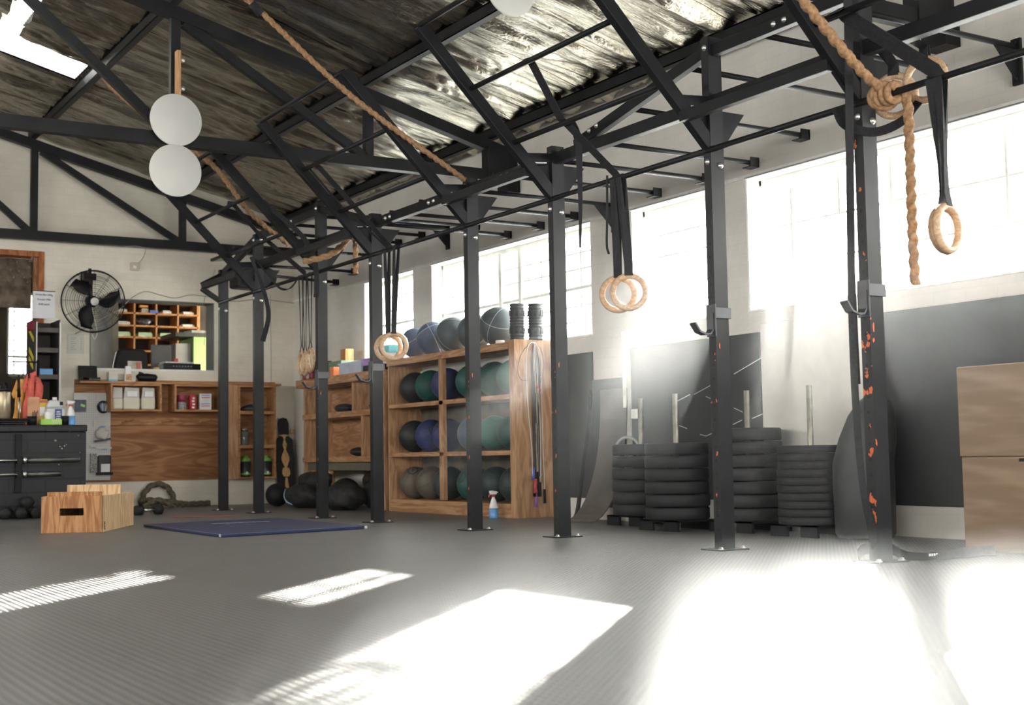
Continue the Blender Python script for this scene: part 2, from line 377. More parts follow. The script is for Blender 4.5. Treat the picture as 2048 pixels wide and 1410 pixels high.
mb = MB(); wall_with_holes(mb, 'x', -3.5, -3.3, -3.6, YB+.3, 0, 3.4, [(-1+i*3.2, 1.2+i*3.2, 1.5, 2.7) for i in range(5)]); struct('wall_left', mb, WALL_R)  # out-of-view window holes added to let in fill light
mb = MB(); wall_with_holes(mb, 'y', -3.8, -3.6, -3.5, 6.6, 0, 3.3, [(-1.2, 4.4, 0, 3.0)])  # the gate hole is added, out of view, to brighten the hall
mb.prism([(-3.5, 3.3), (6.6, 3.3), (6.6, roof_z(6.6)), (1.5, roof_z(1.5)), (-3.5, roof_z(-3.5))], 'y', -3.8, -3.6); struct('wall_front', mb, WALL_B)

# ceiling: foil insulation sagging between the straps, cut out round the skylights
def foil_h(x, y):
    wx = x + .10*noise.noise(V((x*2, y*2, 5))); wy = y + .045*noise.noise(V((x*1.6, y*2.4, 9))) + .02*x
    a = noise.noise(V((wx*.9, wy*3.6, 0)))*.05 + noise.noise(V((wx*.7, wy*8, 7)))*.022
    cr_ = 1-abs(noise.noise(V((wx*1.3, wy*10, 3))))*2; b_ = 1-abs(noise.noise(V((wx*4+wy*2, wy*13-wx*2, 8))))*2
    k = .5+.5*noise.noise(V((x*.9, y*1.1, 20)))
    return a + .022*cr_ + .012*b_*k*1.6 - .016*abs(math.sin(PI*y/.31))
SKY = [(2.29, 2.46, 8.6, 13.1), (2.46, 3.13, 12.5, 13.1)]
bm = bmesh.new(); nx, ny = 190, 460; X0, X1, Y0, Y1 = 1.5, 6.45, 2.6, 15.4; g = {}
for i in range(nx+1):
    for j in range(ny+1):
        x = X0+(X1-X0)*i/nx; y = Y0+(Y1-Y0)*j/ny
        g[i, j] = bm.verts.new((x, y, roof_z(x)+foil_h(x, y)*min(1, (x-1.5)*3)))
for i in range(nx):
    for j in range(ny):
        x = X0+(X1-X0)*(i+.5)/nx; y = Y0+(Y1-Y0)*(j+.5)/ny
        if any(a < x < b and c < y < d for a, b, c, d in SKY): continue
        f = bm.faces.new((g[i, j], g[i, j+1], g[i+1, j+1], g[i+1, j])); f.smooth = True
def flat(x0, x1, y0, y1):
    f = bm.faces.new([bm.verts.new((x, y, roof_z(x)-.01)) for x, y in ((x0, y0), (x0, y1), (x1, y1), (x1, y0))])
flat(-3.5, 1.5, -3.8, 15.4); flat(1.5, 6.6, -3.8, 2.6)
me = bpy.data.meshes.new('ceiling'); bm.to_mesh(me); bm.free(); me.materials.append(FOIL)
o = bpy.data.objects.new('ceiling', me); C.objects.link(o); o['kind'] = 'structure'
mb = MB()                                                      # the roof sheeting above the foil keeps the daylight out
for (x0, x1) in ((-3.6, 1.5), (1.5, 2.27), (3.15, 6.7)):
    mb._add([(x, y, roof_z(x)+h) for h in (.12, .16) for x, y in ((x0, -3.9), (x1, -3.9), (x1, 15.6), (x0, 15.6))], [(0, 1, 2, 3), (7, 6, 5, 4), (0, 4, 5, 1), (1, 5, 6, 2), (2, 6, 7, 3), (3, 7, 4, 0)])
for (x0, x1, y0, y1) in ((2.27, 3.15, -3.9, 8.6), (2.48, 3.15, 8.6, 12.48), (2.27, 3.15, 13.12, 15.6)):
    mb._add([(x, y, roof_z(x)+h) for h in (.12, .16) for x, y in ((x0, y0), (x1, y0), (x1, y1), (x0, y1))], [(0, 1, 2, 3), (7, 6, 5, 4), (0, 4, 5, 1), (1, 5, 6, 2), (2, 6, 7, 3), (3, 7, 4, 0)])
struct('roof_sheeting', mb, TRUSS)
mb = MB()
for (a, b, c, d) in SKY:
    n = int((d-c)/.019)
    for k in range(n+1):
        y = c+(d-c)*k/n
        if k < n:
            y2 = c+(d-c)*(k+1)/n; z = .03+.012*(k % 4 in (1, 2)); z2 = .03+.012*((k+1) % 4 in (1, 2))
            mb._add([(a, y, roof_z(a)+z), (b, y, roof_z(b)+z), (b, y2, roof_z(b)+z2), (a, y2, roof_z(a)+z2)], [(0, 1, 2, 3)])
struct('window_9', mb, FROST)

# windows: frame, glazing bars and panes of each
def window(n, y0, y1, vert, horiz, clear, rail=(), vthick=()):
    fx = XW+.12
    f = MB(); f.box(fx, fx+.04, y0, y1, ZS+.0, ZS+.04); f.box(fx, fx+.04, y0, y1, ZH-.055, ZH); f.box(fx, fx+.04, y0, y0+.04, ZS, ZH); f.box(fx, fx+.04, y1-.035, y1, ZS, ZH)
    w_ = struct('window_%d' % n, f, WHITEP, bevel=.004)
    q = MB()
    for v in vert: q.box(fx+.005, fx+.03, v-.009, v+.009, ZS+.03, ZH-.04)
    for v in vthick: q.box(fx-.008, fx+.035, v-.028, v+.028, ZS+.03, ZH-.04)
    for (z, a, b) in horiz: q.box(fx+.008, fx+.028, a, b, z-.006, z+.006)
    for z in rail: q.box(fx, fx+.032, y0, y1, z-.014, z+.014)
    q.build('glazing_bars', WHITEP, w_)
    c1 = MB(); fr = MB(); vs = sorted([y0+.02]+list(vert)+list(vthick)+[y1-.02]); zs = sorted([ZS+.02]+[h[0] for h in horiz]+list(rail)+[ZH-.03])
    for a, b in zip(vs, vs[1:]):
        for c, d in zip(zs, zs[1:]):
            t = c1 if clear((a+b)/2, (c+d)/2) else fr
            t.box(fx+.016, fx+.02, a, b, c, d)
    pn = MB(); 
    if len(c1.bm.faces): c1.build('panes', GLASS, w_)
    if len(fr.bm.faces): fr.build('sun_diffusing_panes', FROST, w_)
window(1, 2.5, 7.02, [6.70, 6.25, 5.80, 5.38, 4.93, 4.50, 4.05, 3.6, 3.15], [(z, 2.5, 7.02) for z in (2.105, 1.825)], lambda y, z: True)
window(2, 7.3, 8.38, [], [(z, 7.3, 8.38) for z in (2.24, 2.07, 1.83, 1.69)], lambda y, z: True)
window(3, 8.93, 11.73, [11.51, 11.22, 10.9, 9.88, 9.58, 9.26], [(z, a, b) for z in (2.26, 2.12, 1.80, 1.67) for a, b in ((8.93, 10.58), (11.51, 11.73))], lambda y, z: (y < 9.58 and z < 1.95) or (10.55 < y < 11.2 and z > 1.9), rail=(1.955,), vthick=(10.58, 10.23))  # frosting added to stop direct sun; clear panes placed for the floor's sun patches
window(4, 12.12, 13.3, [12.53, 12.83, 13.1], [(z, 12.12, 13.3) for z in (2.27, 2.12, 1.81, 1.68)], lambda y, z: False, rail=(1.97,))
window(5, -2.8, 1.9, [-2.3, -1.8, -1.3, -.8, -.3, .2, .7, 1.3], [(z, -2.8, 1.9) for z in (2.105, 1.825)], lambda y, z: True)

# boards and the pipe box along the window wall
def board(name, label, y0, y1, z0, z1, th=.018, x=XW, mat=BOARD, group=None, cat='wall board'):
    return tag(MB((x-th, y0, z0)).box(x-th, x, y0, y1, z0, z1).build(name, mat, bevel=.003), label, cat, group)
board('wall_board', 'large black painted board behind the two boxes at the right end of the wall', 3.2, 5.78, .19, 1.385)
b2 = board('wall_board', 'black painted board with chalk lines under the window with blinds, behind the plate stacks', 6.91, 8.40, .19, 1.362)
mb = MB((XW-.018, 6.91, .19))
def chalk(px0, py0, px1, py1, w_=.006):
    a, b = at('x', XW-.021, px0, py0), at('x', XW-.021, px1, py1); mb.ribbon([a, b], w_, .002, (b-a).cross(V((1, 0, 0))))
for l_ in ((1355, 802, 1380, 789), (1388, 789, 1430, 766), (1468, 748, 1522, 716), (1412, 793, 1430, 801), (1358, 851, 1374, 857), (1400, 869, 1412, 872), (1412, 872, 1428, 865), (1468, 816, 1485, 824), (1466, 849, 1484, 840), (1504, 837, 1525, 828)): chalk(*l_)
mb.build('chalk_marks', plain('chalk', (.45, .46, .46), .9, 0, .2), b2)
board('wall_board', 'narrow black painted board beside the ball rack end panel', 8.93, 9.30, .17, 1.375)
board('wall_board', 'short black board below the bare pier', 8.50, 8.93, .10, 1.14)
board('corrugated_panel', 'white corrugated sheet on the wall right of the chalked board', 5.80, 6.91, .20, 1.42, .006, mat=plain('white_sheet', (.68, .66, .61), .5, 0, .05), cat='wall panel')
mb = MB((XW-.02, 5.8, .2))
for px in (1540, 1570, 1600, 1630, 1660):
    p = at('x', XW-.012, px, 760); mb.bar((XW-.013, p.y, .22), (XW-.013, p.y+.02, 1.38), .012, .006, (0, 1, 0))
mb.build('ribs', MATS['white_sheet'], bpy.data.objects['corrugated_panel'])
tag(MB((XW-.05, 8.42, 0)).box(XW-.05, XW, 8.42, 8.47, 0, 1.5).build('pipe_casing', WHITEP, bevel=.004), 'tall white square pipe casing between the short board and chalked board', 'pipe')
tag(MB((XW-.07, 8.27, .76)).box(XW-.07, XW-.019, 8.27, 8.35, .80, .88).build('junction_box', WHITEP, bevel=.012), 'small white box on the chalked board beside the casing', 'junction box')

# ------------------------------------------------------------------ roof steel
def truss(y, label, end_plate=True):
    t = thing('roof_truss', label, 'truss', (1.5, y, 3.05), 'roof trusses', kind='thing'); o = t.location
    tz = lambda x: roof_z(x)-.185
    MB(o).bar((-3.2, y, 3.045), (6.2, y, 3.045), .09, .10).build('bottom_chord', TRUSS, t)
    for sx in (1, -1): MB(o).bar((1.5, y, tz(1.5)), (1.5+sx*4.72, y, tz(6.22)), .09, .10).build('top_chord', TRUSS, t)
    for sx in (1, -1):
        for x in (1.68, 3.36): MB(o).bar((1.5+sx*x, y, 3.09), (1.5+sx*x, y, tz(1.5+x)-.04), .06, .075, (0, 1, 0)).build('vertical', TRUSS, t)
        for a, b in ((.06, 1.63), (1.75, 3.32)): MB(o).bar((1.5+sx*a, y+.0, tz(1.5+a)-.05), (1.5+sx*b, y, 3.09), .06, .07).build('diagonal', TRUSS, t)
    if end_plate:
        p = MB(o); p.box(6.02, 6.325, y-.06, y+.06, 3.02, 3.30); p.box(6.20, 6.33, y-.09, y+.09, 2.90, 3.02); p.build('end_bracket', TRUSS, t)
truss(15.12, 'black steel roof truss standing against the back wall', False)
truss(10.1, 'black steel roof truss above the middle of the hall, with the two stacked discs')
truss(5.2, 'black steel roof truss whose end bracket sits above the right-hand window')
for x, lb in ((3.18, 'black steel purlin running from the skylight sheet to the back gable'), (4.86, 'black steel purlin in the middle of the roof slope'), (6.1, 'black steel purlin lowest on the roof slope, near the window wall'), (1.5, 'black steel ridge purlin at the top of the roof')):
    z = roof_z(x)-.055; p = MB((x, -3.5, z))
    p.bar((x, -3.5, z-.045), (x, YB, z-.045), .06, .012, (1, 0, 0)); p.bar((x-.026, -3.5, z), (x-.026, YB, z), .008, .10, (1, 0, 0)); p.bar((x, -3.5, z+.045), (x, YB, z+.045), .06, .012, (1, 0, 0))
    tag(p.build('roof_purlin', TRUSS), lb, 'purlin', 'roof purlins', 'thing')

# ------------------------------------------------------------------ the rig
PY = [13.66, 12.63, 11.06, 9.94, 8.34, 7.21, 5.617, 4.495, 2.9]
PT = [2.57, 2.80, 2.86, 2.57, 2.57, 2.57, 2.86, 2.86, 2.86]
rig = thing('pull_up_rig', 'long black steel pull-up rig of uprights, slanted arms and bars along the windows', 'pull-up rig', (XR, PY[0], 0)); ro = rig.location
bolt_mesh = None
def bolt(p, d, par):
    global bolt_mesh
    if bolt_mesh is None:
        b_ = MB(); b_.lathe([(.019, 0), (.019, .004), (.012, .005), (.012, .012), (.004, .014)], axis='z', seg=14); bolt_mesh = b_.build('bolt', ZINC, par); o_ = bolt_mesh
    else: o_ = bolt_mesh.copy(); C.objects.link(o_); o_.parent = par
    o_.location = V(p)-ro; o_.rotation_euler = V(d).to_track_quat('Z', 'Y').to_euler()
posts = []
for i, y in enumerate(PY):
    q = MB((0, 0, 0)); q.box(-.047, .047, -.03, .03, .006, PT[i])
    for sgn in (-1,): q.box(-.10, .10, -.085, .085, 0, .007)
    p = q.build('upright', POST[2 if i == 7 else 1 if i in (2, 4, 5, 6) else 0], rig); p.location = V((XR, y, 0))-ro; posts.append(p)
    if bolt_mesh is None:
        b_ = MB(); b_.lathe([(.017, 0), (.017, .004), (.011, .005), (.011, .012), (.004, .014)], axis='z', seg=14); bolt_mesh = b_.build('bolt', ZINC, p); o_ = bolt_mesh; o_.location = (.02, -.03, 2.13); o_.rotation_euler = (R(90), 0, 0)
        rest = [((.02, -.03, PT[i]-.05), (R(90), 0, 0))]
    else: rest = [((.02, -.03, 2.13), (R(90), 0, 0)), ((.02, -.03, PT[i]-.05), (R(90), 0, 0))]
    rest += [((-.047, 0, 2.15), (0, R(-90), 0)), ((-.047, 0, PT[i]-.06), (0, R(-90), 0)), ((.02, -.03, 2.47), (R(90), 0, 0))]
    if PT[i] > 2.7: rest += [((-.047, 0, 2.5), (0, R(-90), 0))]
    rest += [((.075, -.06, .008), (0, 0, 0)), ((-.08, -.06, .008), (0, 0, 0))]
    for l_, e in rest:
        c = bolt_mesh.copy(); C.objects.link(c); c.parent = p; c.location = l_; c.rotation_euler = e
def rbar(name, a, b, w_, h, side=(0, 1, 0), mat=STEEL): return MB(ro).bar(a, b, w_, h, side).build(name, mat, rig, bevel=.004)
for a, b in zip(PY, PY[1:]):
    MB(ro).cyl((XR-.045, a, 2.215), (XR-.045, b, 2.215), .017).build('pull_up_bar', STEEL, rig)
    rbar('main_beam', (XR, a, 2.49), (XR, b, 2.49), .06, .075, (1, 0, 0))
for i in (1, 6, 7): rbar('high_beam', (XR, PY[i], 2.785), (XR, PY[i+1], 2.785), .05, .07, (1, 0, 0))
for a, b, za, zb in ((PY[5]-.25, PY[6], 2.53, 2.80), (PY[3]+.1, PY[2], 2.53, 2.80), (PY[0], PY[1], 2.53, 2.78)): rbar('sloping_beam', (XR, a, za), (XR, b, zb), .05, .07, (1, 0, 0))
for i in (0, 2, 4, 6):
    rbar('front_beam', (4.62, PY[i], 2.385), (4.62, PY[i+1], 2.385), .05, .06, (1, 0, 0))
for i, y in enumerate(PY):
    if i == 0:
        rbar('corner_strut', (XR, y, 2.21), (4.60, y, 2.36), .05, .05); rbar('corner_strut', (XR, y, 2.53), (4.60, y, 2.40), .05, .05); continue
    rbar('slanted_arm', (4.82, y, 2.235), (3.83, y, 3.235), .055, .075)
    rbar('arm_strut', (XR-.04, y, 2.49), (4.56, y, 2.47), .05, .06)
    g_ = MB(ro); g_.prism([(XR-.05, 2.45), (XR-.05, 2.20), (4.60, 2.40)], 'y', y-.004, y+.004); g_.prism([(XR+.04, 2.45), (XR+.04, 2.20), (XR+.23, 2.45)], 'y', y-.004, y+.004); g_.build('gusset', STEEL, rig)
for i in (1, 3, 5, 7):
    for (x, z) in ((3.83, 3.235), (4.19, 2.875), (4.506, 2.56)):
        MB(ro).cyl((x, PY[i], z), (x, PY[i+1], z), .017).build('ladder_rung', STEEL, rig)
def prof_z(y):
    if y < 5.62: return 2.79
    if y < 7.0: return 2.79-(y-5.62)/(7.0-5.62)*.25
    if y < 10.2: return 2.54
    if y < 11.06: return 2.54+(y-10.2)/.86*.25
    if y < 12.63: return 2.79
    return 2.79-(y-12.63)/1.03*.2
for y in (4.15, 4.72, 5.26, 5.84, 6.41, 6.91, 7.43, 8.01, 8.58, 9.14, 9.66, 10.21, 10.78, 11.35, 11.88, 12.40, 12.95, 13.5, 14.0):
    z = prof_z(y) if y < 13.9 else 2.56; y0 = min(y, PY[0])
    MB(ro).cyl((XR, y0, z), (6.30, y, z), .0165).build('monkey_bar', STEEL, rig)
    q = MB(ro)
    if y in (4.72, 8.58, 11.35):
        q.box(6.31, 6.33, y-.03, y+.03, z-.22, z+.045); q.prism([(6.31, z-.01), (6.31, z-.20), (6.12, z-.01)], 'y', y-.004, y+.004)
        q.cyl((6.30, y, z+.02), (6.306, y, z+.02), .012); q.cyl((6.30, y, z-.19), (6.306, y, z-.19), .012)
    else: q.box(6.315, 6.33, y-.045, y+.045, z-.035, z+.03); q.box(6.25, 6.33, y-.045, y-.038, z-.03, z+.03); q.box(6.25, 6.33, y-.045, y+.045, z-.038, z-.032)
    q.build('wall_bracket', STEEL, rig)
# splice bolts on the beams
for (y, z, x) in ((5.08, 2.785, XR-.026), (5.0, 2.785, XR-.026), (6.70, 2.60, XR-.026), (6.78, 2.585, XR-.026), (7.85, 2.49, XR-.031), (7.77, 2.49, XR-.031), (8.85, 2.49, XR-.031), (8.93, 2.49, XR-.031), (9.6, 2.49, XR-.031), (9.68, 2.49, XR-.031), (11.7, 2.785, XR-.026), (12.2, 2.785, XR-.026)):
    c = bolt_mesh.copy(); C.objects.link(c); c.parent = rig; c.location = V((x, y, z))-ro; c.rotation_euler = (0, R(-90), 0)

# j hooks that slide over the uprights
HOOKM = plain('worn_hook_steel', (.05, .052, .058), .4, .2, .2)
def jhook(i, z, label):
    y = PY[i]; t = thing('barbell_hook', label, 'barbell hook', (XR, y, z), 'barbell hooks on the uprights'); o = t.location
    q = MB(o); q.box(XR-.055, XR-.048, y-.038, y+.038, z-.10, z+.08); q.box(XR-.055, XR+.06, y-.039, y-.031, z-.0, z+.06); q.box(XR-.055, XR+.06, y+.031, y+.039, z-.0, z+.06); q.build('collar', HOOKM, t, bevel=.002)
    pts = [(XR-.055, z+.03), (XR-.058, z-.06), (XR-.075, z-.085), (XR-.11, z-.088), (XR-.15, z-.075), (XR-.18, z-.035), (XR-.185, z-.03)]
    q = MB(o); q.ribbon([(a, y, b) for a, b in pts], .05, .009); q.build('cup', HOOKM, t)
jhook(7, 1.27, 'steel barbell hook on the nearest upright, by the long band')
jhook(6, 1.27, 'steel barbell hook on the upright in front of the chalked board')
jhook(3, 1.25, 'steel barbell hook on the upright left of the ball rack')
jhook(2, 1.25, 'steel barbell hook on the upright in front of the cubby shelf')

# ------------------------------------------------------------------ rings, slings, straps, ropes
def ring(cx, cy, cz, az, label, group, top=2.215, tx=XR-.045, ty=None, tilt=0, sw=None):
    sw = sw or SW
    ty = cy if ty is None else ty
    t = thing('gymnastic_ring', label, 'gymnastic ring', (cx, cy, cz), group); o = t.location
    n = V((math.sin(R(az)), math.cos(R(az)), 0)); MB(o).torus((cx, cy, cz), .099, .0185, n).build('wooden_ring', RINGW, t)
    k_ = n*.011; u_ = V((1, 0, 0)); b = V((tx-.021, ty, top)); c = V((tx+.021, ty, top)); sd = V((math.cos(R(az)), -math.sin(R(az)), 0))
    q = MB(o); c_ = V((cx, cy, cz)); zz = lambda h: V((0, 0, h)); q.ribbon([c_+zz(.083), c_-n*.018+zz(.10), c_-n*.006+zz(.16), b, V((tx, ty, top+.022)), c, c_+n*.006+zz(.16), c_+n*.018+zz(.10), c_+zz(.083)], sw, .0025, [sd]*3+[(0, 1, 0)]*3+[sd]*3); q.build('strap', STRAP, t)
    return t
SW = .052
G1 = 'wooden rings hanging from the rig'
ring(4.80, 6.49, 1.505, 37, 'wooden ring in front of the blinded window, nearer of the pair', G1)
ring(4.83, 6.42, 1.512, 37, 'wooden ring in front of the blinded window, behind its twin', G1, ty=6.43)
ring(4.80, 9.63, 1.42, 30, 'wooden ring beside the grey exercise balls, left of the overlapping pair', G1, sw=.042)
ring(4.80, 9.53, 1.425, 28, 'wooden ring beside the grey exercise balls, right of the overlapping pair', G1, sw=.042, ty=9.46)
ring(4.80, 3.99, 1.525, -12, 'wooden ring at far right against the big window, the wider one facing out', G1)
ring(4.84, 4.035, 1.53, -4, 'wooden ring at far right, just behind its twin', G1)
ring(4.80, 11.42, 1.415, 98, 'wooden ring turned edge on in front of the red tins, left of three', G1, sw=.026)
ring(4.80, 11.34, 1.405, 101, 'wooden ring turned edge on in front of the red tins, middle of three', G1, sw=.026)
ring(4.80, 11.22, 1.43, 99, 'wooden ring turned edge on in front of the red tins, right of three', G1, sw=.026)
ring(4.95, 4.40, 2.25, 60, 'wooden ring hung high beside the rope knot, lower one', G1, top=2.50, tx=XR)
ring(5.0, 4.25, 2.30, 75, 'wooden ring hung high behind the rope knot, upper one', G1, top=2.50, tx=XR+.02)
def sling(name, label, pts, wid, group='black straps slung over the rig', twist=None, th=.004, smooth=True, a0=0.0):
    pts = catmull(pts, 6) if smooth else [V(p) for p in pts]; o = pts[0]; q = MB(o); n = len(pts)
    side = [(0, 1, 0)]*n if twist is None else [(math.sin(a0+twist*i/n), math.cos(a0+twist*i/n), .0) for i in range(n)]
    w_ = [wid]*n if not isinstance(wid, (list, tuple)) else [wid[0]+(wid[1]-wid[0])*i/(n-1) for i in range(n)]
    q.ribbon(pts, w_, th, side); return tag(q.build(name, STRAP), label, 'strap', group)
sling('webbing_sling', 'wide black sling from the upper rung down to the bar, by the blinded window', [(4.17, 6.52, 2.87), (4.19, 6.52, 2.895), (4.23, 6.53, 2.87), (4.49, 6.62, 2.585), (4.52, 6.62, 2.57), (4.78, 6.46, 2.24), (4.80, 6.45, 2.20)], .07, smooth=False)
sling('webbing_sling', 'wide black sling crossing the top right corner to the bar', [(4.47, 4.32, 2.56), (4.506, 4.32, 2.585), (4.54, 4.31, 2.56), (4.775, 4.0, 2.245), (4.795, 3.99, 2.20)], .085, smooth=False)
sling('webbing_sling', 'wide black sling above the rings beside the exercise balls', [(4.17, 9.72, 2.87), (4.19, 9.72, 2.895), (4.24, 9.71, 2.86), (4.78, 9.56, 2.245), (4.80, 9.55, 2.20)], .085, smooth=False)
sling('webbing_sling', 'second black sling crossing to the lower rung above the exercise balls', [(4.19, 9.84, 2.895), (4.50, 9.86, 2.59), (4.56, 9.80, 2.52), (4.79, 9.62, 2.24)], .035, smooth=False)
sling('webbing_sling', 'wide black sling above the three edge-on rings', [at('x', 4.17, 458, 408), at('x', 4.19, 462, 403), at('x', 4.506, 512, 462), at('x', 4.78, 606, 543), at('x', 4.80, 612, 548)], .085, smooth=False)
sling('loose_strap', 'narrow black strap end dangling before the long window, ending at a point', [at('x', 4.60, 1138, 238), at('x', 4.70, 1155, 275), at('x', 4.72, 1159, 340), at('x', 4.72, 1161, 420), at('x', 4.72, 1160, 495)], (.06, .012), twist=.3, a0=2.1)
sling('loose_strap', 'thin black tie hanging left of the pair by the blinded window', [(4.78, 6.55, 2.25), (4.78, 6.56, 2.0), (4.78, 6.57, 1.82), (4.78, 6.55, 1.76)], .014, twist=.1, a0=2.1)
sling('loose_strap', 'black strap hanging in a curve at the second upright', [(4.60, 12.2, 2.50), (4.68, 12.18, 2.3), (4.72, 12.12, 2.1), (4.74, 12.10, 1.9), (4.72, 12.2, 1.68)], (.03, .05), twist=.3, a0=1.9)
sling('loose_strap', 'black strap running down the face of the worn upright behind the slings', [(4.28, 11.05, 2.82), (4.62, 10.97, 2.52), (4.74, 10.97, 2.3), (4.76, 10.98, 2.05), (4.76, 11.0, 1.98)], .045, twist=.1, a0=1.9)
sling('loose_strap', 'thin black strap looping under the bar near the second upright', [(4.70, 12.3, 2.48), (4.74, 12.0, 2.26), (4.75, 11.8, 2.15), (4.77, 11.6, 2.14), (4.79, 11.45, 2.23)], .025)
sling('resistance_band', 'long black stitched band hanging from rig to floor beside the nearest upright', [at('x', 4.60, 1694, -30), at('x', 4.66, 1697, 60), at('x', 4.70, 1699, 240), at('x', 4.70, 1701, 420), at('x', 4.70, 1704, 620), at('x', 4.70, 1711, 800), at('x', 4.72, 1724, 960), at('x', 4.76, 1742, 1060), at('x', 4.80, 1750, 1098)], (.042, .030), twist=.5, th=.006, a0=2.0)
sling('loose_strap', 'black strap hooked down the side of the nearest upright to its hook', [(4.74, 4.52, 2.2), (4.77, 4.545, 1.9), (4.775, 4.545, 1.5), (4.78, 4.545, 1.1), (4.78, 4.54, .85)], .022)
fs = thing('floor_strap', 'black strap with a pale logo patch lying coiled on the floor by the nearest upright', 'strap', (4.9, 4.5, 0), 'black straps slung over the rig'); o = fs.location
q = MB(o); pts = catmull([(4.80, 4.60, .03), (4.88, 4.64, .05), (5.0, 4.66, .05), (5.06, 4.60, .035), (5.0, 4.50, .02), (5.05, 4.42, .012), (5.16, 4.40, .012), (5.26, 4.40, .02), (5.36, 4.36, .03), (5.42, 4.30, .035)], 6); q.ribbon(pts, .05, .006, (.2, .2, 1)); q.build('webbing', STRAP, fs)
q = MB(o); q.obox((5.02, 4.655, .045), .035, .012, .05, .2); q.build('buckle', BLACKP, fs)
q = MB(o)
for k in range(4): q.obox((5.075+k*.016, 4.405, .026), .010, .004, .012)
q.build('logo_patch', WHITE, fs)
q = MB(o); q.sweep(catmull([(4.84, 4.53, .30), (4.88, 4.53, .15), (4.94, 4.52, .08), (5.04, 4.46, .02)], 6), .004); q.build('cord', STRAP, fs)
# loops wrapped round the nearest upright where the rope is tied
q = MB((XR, 4.4, 2.15)); q.ribbon(catmull([(4.72, 4.56, 2.2), (4.72, 4.50, 2.10), (4.80, 4.40, 2.055), (4.90, 4.32, 2.10), (4.96, 4.26, 2.19)], 6), .055, .005, (.5, .3, 1))
tag(q.build('webbing_loop', STRAP), 'black webbing loop slung under the nearest upright top', 'strap', 'black straps slung over the rig')

def rope(name, pts, label, r=.02, mat=None, n=6, twist=34, group='climbing ropes pulled aside to the rig'):
    P = catmull(pts, n); L_ = [0]
    for a, b in zip(P, P[1:]): L_.append(L_[-1]+(b-a).length)
    step = r*.40; out = []; k = 0; d = 0
    while d < L_[-1]:
        while L_[k+1] < d: k += 1
        out.append(P[k].lerp(P[k+1], (d-L_[k])/(L_[k+1]-L_[k]+1e-9))); d += step
    out.append(P[-1]); q = MB(P[-1])
    q.sweep(out, lambda i, th: r*(1+.26*math.cos(3*th - i*step/r*1.9)), 12)
    return tag(q.build(name, mat or ROPE), label, 'rope', group)
a = at('y', 8.3, 495, 0); 
rope('climbing_rope', [(1.75, 8.3, 4.45), (2.4, 8.3, 4.03), a, at('y', 8.3, 700, 190), at('y', 8.3, 930, 360)], 'brown climbing rope pulled taut from the roof to the middle upright', .018)
q = MB(a); q.sweep([at('y', 8.3, 503, 6), at('y', 8.3, 510, 14), at('y', 8.3, 522, 28)], .028, 12); tag(q.build('tape_wrap', STRAP), 'black tape wound round the upper end of the taut brown rope', 'tape')
rope('climbing_rope', [at('y', 11.8, 205, 148), at('y', 11.8, 235, 185), at('y', 11.8, 340, 268), at('y', 11.8, 430, 335), at('y', 11.8, 500, 425), at('y', 11.8, 578, 490)], 'brown climbing rope passing behind the two discs to the far uprights', .022)
rope('climbing_rope', [at('y', 4.3, 1560, -60), at('y', 4.3, 1605, 0), at('y', 4.3, 1690, 105), at('y', 4.32, 1740, 160), (4.80, 4.31, 2.235)], 'brown climbing rope coming down to the knot on the nearest bar', .022)
rope('climbing_rope', [(4.77, 4.26, 2.25), (4.85, 4.24, 2.19), (4.86, 4.24, 2.0), (4.85, 4.235, 1.6), (4.86, 4.24, 1.30)], 'brown rope tail hanging below the knot in front of the big window', .021)
rope('climbing_rope', [(4.60, 10.9, 2.28), (4.78, 10.75, 2.33), (4.86, 10.6, 2.42), (4.87, 10.48, 2.50), (4.86, 10.44, 2.44)], 'short pale rope length looped behind the slings at the worn upright', .026)
rope('climbing_rope', [(4.88, 10.42, 2.48), (4.89, 10.43, 2.30), (4.89, 10.43, 2.13)], 'short brown rope end hanging below the bar left of the ball rack', .021)
kn = MB((XR, 4.31, 2.2)); 
for dy in (-.035, .0, .035, .07): kn.torus((XR-.04, 4.30+dy, 2.215), .040, .018, (0.25, 1, .15), 24, 10)
kn.torus((XR-.05, 4.32, 2.21), .055, .02, (.8, .4, .5), 24, 10)
tag(kn.build('rope_knot', ROPE), 'brown rope knot tied round the pull-up bar at the nearest upright', 'rope')

# ------------------------------------------------------------------ target discs
DISC = plain('white_target_face', (.60, .60, .57), .6, 0, .03)
def disc(x, y, z, r, label):
    q = MB((x, y, z)); q.lathe([(r-.004, -.010), (r, -.006), (r, .006), (r-.004, .010)], (x, y, z), 'y', 64); return tag(q.build('target_disc', DISC), label, 'target', 'white round targets')
d1 = at('y', 9.99, 352, 240); d2 = at('y', 9.99, 351, 341)
disc(d1.x, 9.99, d1.z, .205, 'round white target disc hung on the middle truss, upper of the two')
disc(d2.x, 9.99, d2.z, .205, 'round white target disc directly below its twin')
d3 = at('y', 7.3, 1021, -22); disc(d3.x, 7.3, d3.z, .186, 'round white target disc cut off by the top edge of the picture')
q = MB((3.18, 10.02, 3.3)); q.box(3.165, 3.195, 9.985, 10.05, 2.7, 3.74); br_ = tag(q.build('target_bracket', wood('bracket_wood', (.38, .2, .09), (.55, .33, .17), 'z')), 'narrow orange-brown batten holding the two stacked discs', 'batten')
for z in (3.45, 3.68): MB((3.18, 10.02, 3.3)).cyl((3.225, 10.05, z), (3.225, 10.03, z), .018).build('bolt', ZINC, br_)
